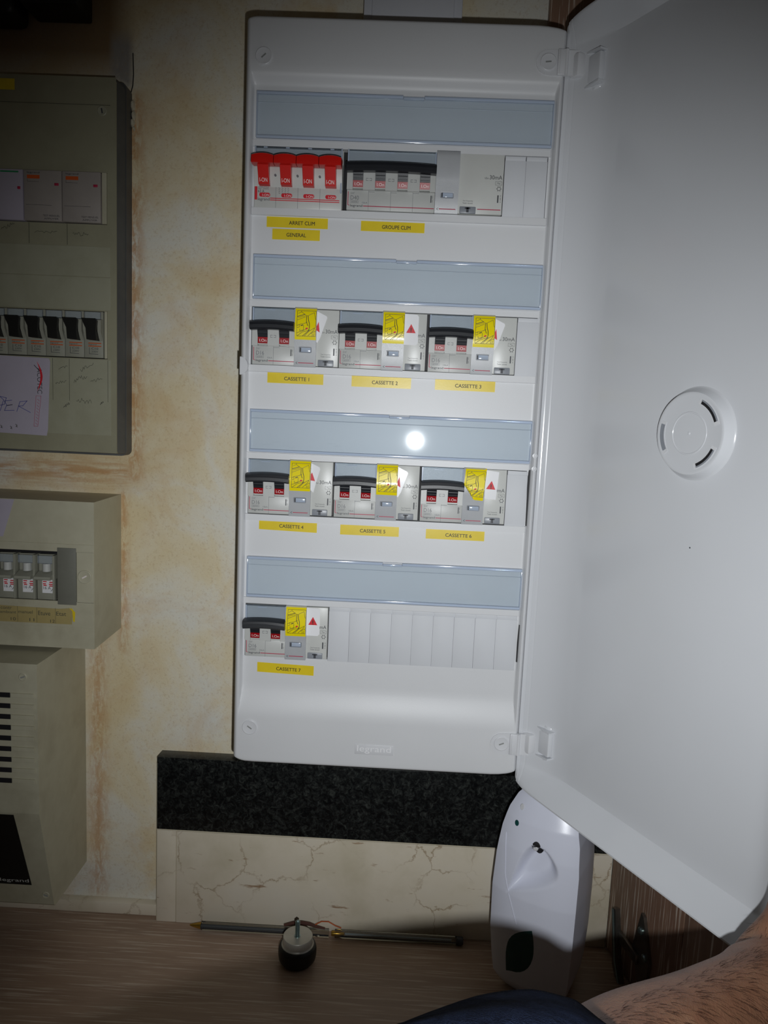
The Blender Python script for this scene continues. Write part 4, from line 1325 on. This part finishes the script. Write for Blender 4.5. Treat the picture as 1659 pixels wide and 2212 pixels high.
def grey_breaker(x0, zt, label):
    t = thing('grey_breaker', (x0 + 8.6, 26, zt - 43), label, 'circuit breaker', 'three grey breakers in the cream box')
    b = MB().box(x0 + .3, x0 + 17, 17.5, 26, zt - 43.6, zt - 24, .3).box(x0 + .3, x0 + 17, 21, 26, zt - 25, zt - 3, .3).box(x0 + 15.2, x0 + 17, 15, 22, zt - 43, zt - 3)
    mesh_obj('housing', b, 'old_grey', t)
    mesh_obj('clear_cover', MB().box(x0 + 1, x0 + 14.8, 16.6, 19, zt - 10.8, zt - 3.6, .3), 'clear_old', t)
    mesh_obj('pivot', MB().lathe([(3.6, -7), (3.6, 0)], (x0 + 8, 19.6, zt - 11), 'z', 20), 'grey_dev2', t)
    mesh_obj('toggle', MB().prism([(20, zt - 18), (10, zt - 21.4), (9.4, zt - 23.6), (10.6, zt - 24.4), (20, zt - 22.6)], x0 + .8, x0 + 15.4, 'x'), 'old_grey', t, smooth=False)
    mesh_obj('rating_label', MB().box(x0 + 5, x0 + 15.6, 17.0, 17.5, zt - 37.4, zt - 25.4), 'stickerwhite', t, smooth=False)
    l = MB()
    for a, b_, z in ((5.6, 9, -26.6), (11.4, 15.4, -27), (5.6, 8.4, -28.6), (11, 15.4, -28.9), (6, 9, -30), (11.4, 15.4, -30.4)): l.box(x0 + a, x0 + b_, 16.85, 16.95, zt + z - .9, zt + z)
    mesh_obj('red_print', l, 'redprint', t, smooth=False)
    l = MB()
    text(l, '16 A', x0 + 6, x0 + 12.6, zt - 34, zt - 31.4, 16.9)
    l.line([(x0 + 12.8, zt - 35.6), (x0 + 15.2, zt - 32.6)], .4, 16.9)
    mesh_obj('lettering', l, 'darkink', t, smooth=False)
    return t


g0 = grey_breaker(-227.2, -384, 'grey-lever breaker in the cream box, cut by the left frame edge')
for i, s_ in ((1, 'grey-lever breaker in the cream box, second from the grey blanking plate'), (2, 'grey-lever breaker in the cream box, right beside the grey blanking plate')):
    c = copy_tree(g0)
    c.location = W(-227.2 + i * 17.6 + 8.6, 26, -384 - 43)
    c['label'] = s_

# ================================================================== VENTILATED CREAM UNIT (lower left)
O3 = thing('ventilated_unit', (-290, WY, -718), 'tapered cream plastic unit with black air slots and a black front at lower left', 'electrical box')
prof = [(WY, -476), (-18, -475.5), (-18.4, -480), (-18.4, -612), (7.6, -716), (9.5, -718), (WY, -718)]
c3 = MB().prism(prof, -430, -175.6, 'x')
mesh_obj('case', c3, 'old_cream', O3, smooth=False)
for i in range(9):
    z = -503.8 - i * 9.75
    mesh_obj('slot', MB().box(-260, -199.2, -18.9, -17, z - 2.2, z + 2.2, .2), 'dark', O3, smooth=False)
for i in range(18):
    z = -501.0 - i * 4.875
    if i % 2 == 0:
        mesh_obj('rib', MB().box(-198.4, -178.2, -19.9, -18, z - 4.4, z - .6, .3), 'old_cream', O3, smooth=False)
sy = lambda z: -18.4 + (-612 - z) / 104 * 26
s2 = MB()
pp = [(-260, -614), (-198.6, -614), (-193.6, -693.5), (-260, -693.5)]
s2.add([(x, sy(z) - .5, z) for x, z in pp] + [(x, sy(z) + .3, z) for x, z in pp], [(0, 1, 2, 3), (0, 1, 5, 4), (1, 2, 6, 5), (2, 3, 7, 6)])
bp = mesh_obj('black_front', s2, 'rubber', O3, smooth=False)
l = MB()
text(l, 'legrand', -222, -195.4, -691.5, -686.6, 0, surf=lambda x, z: sy(z) - .6)
mesh_obj('lettering', l, 'grey_dev2', bp, smooth=False)
screw_cap(O3, -187.8, -487, -18.4, radians(20), 3.6, 'old_cream', 4, proud=.8)
screw_cap(O3, -181.6, -704.5, sy(-704.5), radians(-20), 3.4, 'old_cream', 4, proud=1.2)
mesh_obj('shelf_lip', MB().box(-430, -176, 30, 75, -ZC + .1, -757, 1), 'old_cream', O3, smooth=False) if False else None

# ================================================================== ON THE WORKTOP
# ballpoint pens lying along the tiles
def hexa(mb_, x0, x1, r, y, z):
    vs = [(x, y + r * cos(a * pi / 3), z + r * sin(a * pi / 3)) for x in (x0, x1) for a in range(6)]
    return mb_.add(vs, [tuple(range(6)), tuple(range(11, 5, -1))] + [(i, (i + 1) % 6, (i + 1) % 6 + 6, i + 6) for i in range(6)])


PY, PZ = 55.5, -ZC + 4.2
p1 = thing('ballpoint_pen', (10, PY, -ZC), 'clear ballpoint pen lying against the tiles, its brown point to the left', 'pen')
mesh_obj('barrel', hexa(MB(), -50, 78, 4.0, PY, PZ), 'clear_pen', p1, smooth=False)
mesh_obj('ink_tube', MB().lathe([(1.5, -50), (1.5, 60)], (0, PY, PZ), 'x', 12), 'darkink', p1)
mesh_obj('tip_cone', MB().lathe([(3.4, -50), (2.6, -54), (1.4, -59), (.5, -61.5)], (0, PY, PZ), 'x', 18), 'brass', p1)
p2 = thing('ballpoint_pen', (145, PY, -ZC), 'clear empty ballpoint barrel with dark end plug, right of the metal foot', 'pen')
mesh_obj('barrel', hexa(MB(), 84, 209, 3.9, PY, PZ), 'clear_pen', p2, smooth=False)
mesh_obj('ink_tube', MB().lathe([(1.2, 94), (1.2, 200)], (0, PY, PZ), 'x', 12), 'clear_edge', p2)
mesh_obj('tip_collar', MB().lathe([(2.2, 80.5), (2.6, 82), (2.4, 88), (1.2, 93)], (0, PY, PZ), 'x', 18), 'brass', p2)
mesh_obj('end_plug', MB().lathe([(3.6, 205), (3.9, 206), (3.9, 210.5), (3.2, 211.5)], (0, PY, PZ), 'x', 18), 'darkink', p2)
wr = thing('wire_scrap', (60, 58, -ZC + 7), 'scrap of brown wire with bare orange end lying on the pens', 'wire')
mesh_obj('sheath', MB().tube([(33, 56, PZ + 5.4), (42, 57, PZ + 7.6), (50, 57, PZ + 8.4), (58, 57, PZ + 7.6), (66, 56, PZ + 5.8), (74, 55.4, PZ + 4.8)], [1.3, 1.8, 2.0, 1.8, 1.3, .8], 8), 'browncable', wr)
mesh_obj('bare_end', MB().tube([(62, 56, PZ + 6.6), (70, 59, PZ + 9.6), (77, 59.5, PZ + 9.4), (84, 58, PZ + 6.6), (90, 57, PZ + 5.2)], .6, 6), 'copper', wr)

# furniture foot with its screw pointing up
KX, KY = 51.3, 21.0
kb = thing('furniture_foot', (KX, KY, -ZC), 'small black and aluminium furniture foot with a screw sticking up', 'furniture foot')
mesh_obj('rubber_body', MB().lathe([(.01, 0), (12, 0), (15.4, 1.2), (17.4, 4), (18, 8), (18, 13), (17.4, 15.5), (15.2, 17.8)], (KX, KY, -ZC), 'z', 48, False), 'rubber', kb)
mesh_obj('metal_collar', MB().lathe([(15.4, 17.6), (14.3, 18.6), (14.0, 19.6), (14.0, 25.4), (13.6, 26), (.01, 26)], (KX, KY, -ZC), 'z', 48, False), 'metal', kb)
sc_ = MB()
pr_ = []
for i in range(17):
    h = 26 + i * .9
    pr_ += [(1.7, h), (2.25, h + .3), (2.2, h + .45), (1.7, h + .75)]
pr_ += [(1.4, 41.6), (.01, 43)]
mesh_obj('screw', MB().lathe(pr_, (KX - .4, KY - 1, -ZC), 'z', 14, False), 'zinc', kb)
mesh_obj('screw_flange', MB().lathe([(3, 26), (3, 26.6), (2, 26.9), (.01, 26.9)], (KX - .4, KY - 1, -ZC), 'z', 20, False), 'zinc', kb)

# air freshener dispenser ---------------------------------------------------------
AF = thing('air_freshener', (277, 13, -ZC), 'tall rounded white air freshener dispenser with dark green leaf on the worktop', 'air freshener', rz=radians(-30), local=True)
hw_k = [(0, 25), (4, 30), (14, 34.0), (30, 36.0), (60, 38), (100, 38.6), (130, 38), (155, 35.6), (172, 31.6), (184, 26), (193, 18), (198, 9), (200, 2)]
yf_k = [(0, -20), (4, -26), (14, -32), (60, -37), (100, -37), (140, -32), (165, -26), (184, -17), (193, -9), (198, 0), (200, 8)]


def ip(tab, h):
    for (a, va), (b, vb) in zip(tab, tab[1:]):
        if h <= b:
            t = (h - a) / (b - a)
            return va + (vb - va) * t
    return tab[-1][1]


def dent(x, h):
    """hollow around the nozzle, running down to the left; x in mm on the front, h height"""
    dx, dh = x - 3.0, h - 136.0
    a = .62
    rx = dx * cos(a) - dh * sin(a)
    rh = dx * sin(a) + dh * cos(a)
    w = 15 + 7 * sstep(-9, 9, rx)
    if -46 < rh < 0: w *= 1 - (-rh / 46) ** 1.5
    d = sqrt((rx / max(2, w)) ** 2 + (rh / (46 if rh < 0 else 14)) ** 2)
    return 11 * sstep(1, .4, d) if d < 1 else 0


def fronty(x, h):
    hw = ip(hw_k, h)
    return ip(yf_k, h) + 8.0 * (abs(x) / max(hw, 1)) ** 2.6 * (hw / 38)


hs = [0, .6, 2, 4, 8] + [14 + 1.3 * i for i in range(132)] + [187, 189, 191, 193, 194.6, 196, 197.2, 198.2, 199, 199.6, 200]
rr = 84
vs, fs = [], []
for h in hs:
    hw = ip(hw_k, h)
    if h < 6: hw -= 1.5 * (1 - h / 6)
    row = []
    for i in range(rr + 1):
        x = -hw + 2 * hw * i / rr
        row.append((x, fronty(x, h) + dent(x, h), h))
    yb_ = 31
    y0 = fronty(hw, h)
    row += [(hw + .0, y0 + (yb_ - y0) * .1, h), (hw * .99, y0 + (yb_ - y0) * .5, h), (hw * .97, y0 + (yb_ - y0) * .9, h), (hw * .93, yb_, h), (0, yb_, h), (-hw * .93, yb_, h), (-hw * .97, y0 + (yb_ - y0) * .9, h), (-hw * .99, y0 + (yb_ - y0) * .5, h), (-hw, y0 + (yb_ - y0) * .1, h)]
    vs.append(row)
R_ = len(vs[0])
mbd = MB()
mbd.v = [p for row in vs for p in row]
for j in range(len(hs) - 1):
    for i in range(R_):
        mbd.f.append((j * R_ + i, j * R_ + (i + 1) % R_, (j + 1) * R_ + (i + 1) % R_, (j + 1) * R_ + i))
mbd.f.append(tuple(range(R_)))
mbd.f.append(tuple((len(hs) - 1) * R_ + i for i in range(R_)))
mesh_obj('body', mbd, 'dispenser', AF, ang=28)


def front_patch(outline, off, mat, name, parent=AF, label=None):
    cx = sum(p[0] for p in outline) / len(outline)
    ch = sum(p[1] for p in outline) / len(outline)
    m_ = MB()
    rings = 6
    n_ = len(outline)
    pts = []
    for r in range(rings, 0, -1):
        for (x, h) in outline:
            X_, H_ = cx + (x - cx) * r / rings, ch + (h - ch) * r / rings
            pts.append((X_, fronty(X_, H_) + dent(X_, H_) - off * (1 if r < rings else .2), H_))
    pts.append((cx, fronty(cx, ch) + dent(cx, ch) - off, ch))
    f_ = []
    for r in range(rings - 1):
        for i in range(n_):
            f_.append((r * n_ + i, r * n_ + (i + 1) % n_, (r + 1) * n_ + (i + 1) % n_, (r + 1) * n_ + i))
    for i in range(n_):
        f_.append(((rings - 1) * n_ + i, (rings - 1) * n_ + (i + 1) % n_, len(pts) - 1))
    m_.add(pts, f_)
    return mesh_obj(name, m_, mat, parent, label=label)


leaf = [(9 - 0, 92)] + [(-14 + 23 * t_ + 12.0 * sin(pi * t_), 42 + 50 * t_ - 16 * sin(pi * t_) * (1 - t_)) for t_ in [1 - i / 12 for i in range(1, 12)]] + [(-14, 40)] + [(-14 + 23 * t_ - 9.0 * sin(pi * t_), 40 + 52 * t_ + 9 * sin(pi * t_)) for t_ in [i / 12 for i in range(1, 12)]]
leaf = [(x - 5, h - 17) for x, h in leaf]
front_patch(leaf, .35, 'greenglass', 'leaf_window')
circ = lambda cx, ch, r, n_=18, e=1: [(cx + r * cos(2 * pi * i / n_), ch + r * e * sin(2 * pi * i / n_)) for i in range(n_)]
front_patch(circ(-21, 162, 2.1, e=1.2), .5, 'greenglass', 'green_lamp')
front_patch(circ(-19, 175.5, 2.1, e=1.2), .6, 'white_part', 'sensor_lens')
nz = front_patch(circ(0, 146, 4.6, e=1.6), .15, 'dark', 'nozzle_opening')
ny = fronty(0, 146) + dent(0, 146)
mesh_obj('nozzle', MB().lathe([(2.4, ny + 3), (2.4, ny - 2.2), (1.6, ny - 2.8), (.01, ny - 2.8)], (-1.4, 0, 146), 'y', 16, False), 'white_part', nz)
mesh_obj('red_ring', MB().lathe([(2.3, ny + 3), (2.3, ny - 2.4), (.01, ny - 2.6)], (1.6, 0, 150), 'y', 14, False), 'red', nz)
gv = MB()
pts = []
for i in range(26):
    t_ = i / 25
    x = -30.5 + 5 * sin(t_ * 2.2) + (32 * max(0, t_ - .45) ** 1.2)
    h = 150 - 75 * t_
    pts.append((x, fronty(x, h) + dent(x, h) - .05, h))
gv.tube(pts, .5, 5)
mesh_obj('groove_rib', gv, 'dispenser', AF)

# cupboard leaf with concealed hinge, right of the tiles
CA = radians(12)
CU = thing('cupboard_door', (354, 62, -ZC), 'dark brown wooden cupboard door standing open behind the air freshener', 'cupboard door', rz=-(pi / 2 - CA), local=True)
mesh_obj('board', MB().box(0, 118.6, 0, 18, 3, 640, .6), 'cupboard', CU)
mesh_obj('board', MB().box(119.4, 330, 0, 18, 3, 640, .6), 'cupboard', CU)
HG = thing('cabinet_hinge', (375, 10, -ZC + 20), 'dark metal cabinet hinge fixed on the brown cupboard door beside the dispenser', 'hinge', rz=-(pi / 2 - CA), local=True)
HG.location = CU.location + Vector((0, 0, 0)) + (Matrix.Rotation(-(pi / 2 - CA), 3, 'Z') @ Vector((.066, -.0002, -.001)))
mesh_obj('plate', MB().prism([(-14, 46), (-4, 84), (0, 82), (14, 48), (12, 28), (-2, 18)], -3, 0), 'steel_dark', HG)
for (x, z) in ((-2, 68), (7, 48)):
    mesh_obj('screw', MB().lathe([(3.4, -3), (3.4, -4), (2.2, -5), (.01, -5)], (x, 0, z), 'y', 18, False), 'zinc', HG)
mesh_obj('arm', MB().prism([(-44, 62), (-38, 64), (-28, 20), (-18, -2), (-24, -6), (-36, 10)], -9, -4), 'steel_dark', HG)
mesh_obj('arm_rim', MB().tube([(-42, -9.4, 62), (-33, -9.4, 24), (-31, -9.4, 16), (-20, -9.4, -2)], 1.0, 8), 'zinc', HG)
mesh_obj('link', MB().box(-36, -2, -6, -2, 34, 44, 1), 'steel_dark', HG)

# ================================================================== PERSON'S ARM, holding the door's free lower corner
def dpt(u, o, z):
    return Vector((HX + u * sin(TH) + o * cos(TH), -u * cos(TH) + o * sin(TH), z))


def skin_mesh(chains, sub=2):
    me = bpy.data.meshes.new('tmp')
    vs, es, rs = [], [], []
    for ch in chains:
        prev = ch.get('root')
        for p, r in ch['pts']:
            vs.append(W(*p)); rs.append(r / 1000)
            if prev is not None: es.append((prev, len(vs) - 1))
            prev = len(vs) - 1
            if 'mark' in ch: pass
        ch['last'] = prev
    me.from_pydata(vs, es, [])
    o = bpy.data.objects.new('tmp', me)
    COL.objects.link(o)
    o.modifiers.new('skin', 'SKIN').use_smooth_shade = True
    for i, sv in enumerate(me.skin_vertices[0].data):
        r = rs[i]
        sv.radius = (r, r)
        sv.use_root = (i == 0)
    sb = o.modifiers.new('sub', 'SUBSURF')
    sb.levels = sb.render_levels = sub
    rm = o.modifiers.new('remesh', 'REMESH')
    rm.mode = 'VOXEL'
    rm.voxel_size = .0016
    rm.use_smooth_shade = True
    sm = o.modifiers.new('smooth', 'SMOOTH')
    sm.factor = .6
    sm.iterations = 14
    bpy.context.view_layer.update()
    m2 = bpy.data.meshes.new_from_object(o.evaluated_get(bpy.context.evaluated_depsgraph_get()))
    bpy.data.objects.remove(o)
    return m2


ax_ = [((38.9, -530.1, -477.5), 40.0), ((93.5, -480.9, -472.0), 38.2), ((139.0, -448.2, -475.7), 36.4), ((171.8, -421.8, -482.1), 32.8), ((198.2, -397.2, -492.1), 30.0), ((218.7, -367.4, -504.4), 27.8), ((236.2, -346.2, -512.3), 26.3), ((257.9, -327.4, -520.3), 25.3), ((280.3, -310.0, -528.4), 25.2), ((303.3, -293.2, -534.7), 26.6), ((325.0, -278, -540.0), 27), ((345.0, -266, -541.0), 25), ((362.0, -256, -543.0), 23), ((374.0, -248, -546.0), 22)]
chains = [{'pts': ax_}]
np_ = len(ax_)
palm = np_ - 1
fz_ = [(-562, 78), (-543, 88), (-522, 90), (-501, 84)]
for k, (zz, _l) in enumerate(fz_):
    zk = zz + 8
    a = dpt(268, -2, zk - 4); b = dpt(270, 16, zk); c = dpt(266, 34, zk + 3); d = dpt(246, 40, zk + 5); e = dpt(228, 38, zk + 5)
    r = (8.2, 9.2, 9.4, 8.6)[k]
    chains.append({'root': palm, 'pts': [(a, r + 1.5), (b, r + .8), (c, r + .3), (d, r), (e, r - .8)]})
chains.append({'root': np_ - 3, 'pts': [(dpt(256, -32, -553), 19), (dpt(264, -29, -536), 16), (dpt(270, -22, -518), 12.5), (dpt(266, -14, -502), 10.5), (dpt(259, -10.5, -490), 8.5)]})
am = skin_mesh(chains)
for p in am.polygons: p.use_smooth = True
am.materials.clear(); am.materials.append(M['skin'])
PR = bpy.data.objects.new('person', None)
COL.objects.link(PR)
PR.location = W(30, -520, -540)
setp(PR, 'person in a navy fleece sleeve, bare hairy hand holding the open white door', 'person')
arm = bpy.data.objects.new('forearm_and_hand', am)
COL.objects.link(arm)
arm.parent = PR
arm.matrix_parent_inverse = Matrix.Translation(PR.location).inverted()
# body hair: thin strips grown from the forearm surface
random.seed(11)
hv, hf = [], []
ad = Vector((.75, .45, .1)).normalized()
polys = [p for p in am.polygons if W(205, 0, 0).x < p.center.x < W(350, 0, 0).x]
areas = [p.area for p in polys]
camw = cam.matrix_world.translation
for p in random.choices(polys, areas, k=4200):
    if p.normal.dot(camw - p.center) < -.05: continue
    vv = [am.vertices[i].co for i in p.vertices]
    a, b = random.random(), random.random()
    c = vv[0].lerp(vv[1], a).lerp(vv[3 % len(vv)].lerp(vv[2], a), b)
    nn = p.normal
    fade = 1 - sstep(.318, .35, c.x)
    if random.random() > fade + .05 or nn.dot((camw - c).normalized()) < .3: continue
    down = Vector((.55, -.1, -1.0)) + Vector((random.uniform(-.28, .28), random.uniform(-.2, .2), random.uniform(-.3, .3)))
    t = (down - nn * down.dot(nn)).normalized()
    sd = t.cross(nn) * .0001
    L = random.uniform(.004, .009)
    cv = nn.cross(t) * random.uniform(-.25, .25)
    base = len(hv)
    for q, (k, up) in enumerate(((0, -.0001), (.4, .0007), (.75, .0010), (1, .0008))):
        pt = c + t * L * k + cv * L * k * k + nn * up
        w = 1 - .85 * k
        hv += [pt - sd * w, pt + sd * w]
        if q: hf.append((base + 2 * q - 2, base + 2 * q - 1, base + 2 * q + 1, base + 2 * q))
hm = bpy.data.meshes.new('arm_hair')
hm.from_pydata([v - PR.location for v in hv], [], hf)
hm.materials.append(M['hair'])
ho = bpy.data.objects.new('arm_hair', hm)
COL.objects.link(ho)
ho.parent = PR
ho['kind'] = 'stuff'
# sleeve
sl = MB()
axs = [Vector(v) for v in ((11.6, -552.8, -484.8), (57.1, -511.9, -473.9), (98.1, -478.2, -472.0), (134.5, -451.8, -473.9), (161.8, -430.0, -478.4), (180.9, -413.6, -483.9), (194.5, -399.0, -490.2), (200.9, -391.8, -493.9))]
rad = [51, 49, 47.5, 46.5, 45.5, 43.5, 40, 34.5]
N = 48
for i, p in enumerate(axs):
    d = (axs[min(i + 1, len(axs) - 1)] - axs[max(i - 1, 0)]).normalized()
    a = d.cross(Vector((0, 0, 1))).normalized()
    b = a.cross(d)
    for k in range(N):
        t = 2 * pi * k / N
        r = rad[i] * (1 + .04 * sin(3 * t + i) + .025 * sin(7 * t + 2 * i) + .015 * sin(13 * t + i * 3))
        sl.v.append(tuple(p + a * r * cos(t) + b * r * sin(t)))
for i in range(len(axs) - 1):
    for k in range(N):
        sl.f.append((i * N + k, i * N + (k + 1) % N, (i + 1) * N + (k + 1) % N, (i + 1) * N + k))
ORG[PR.name] = Vector((30, -520, -540))
so = mesh_obj('sleeve', sl, 'fleece', PR, ang=180)
md = so.modifiers.new('sub', 'SUBSURF'); md.levels = md.render_levels = 2
sd_ = so.modifiers.new('thick', 'SOLIDIFY'); sd_.thickness = .003
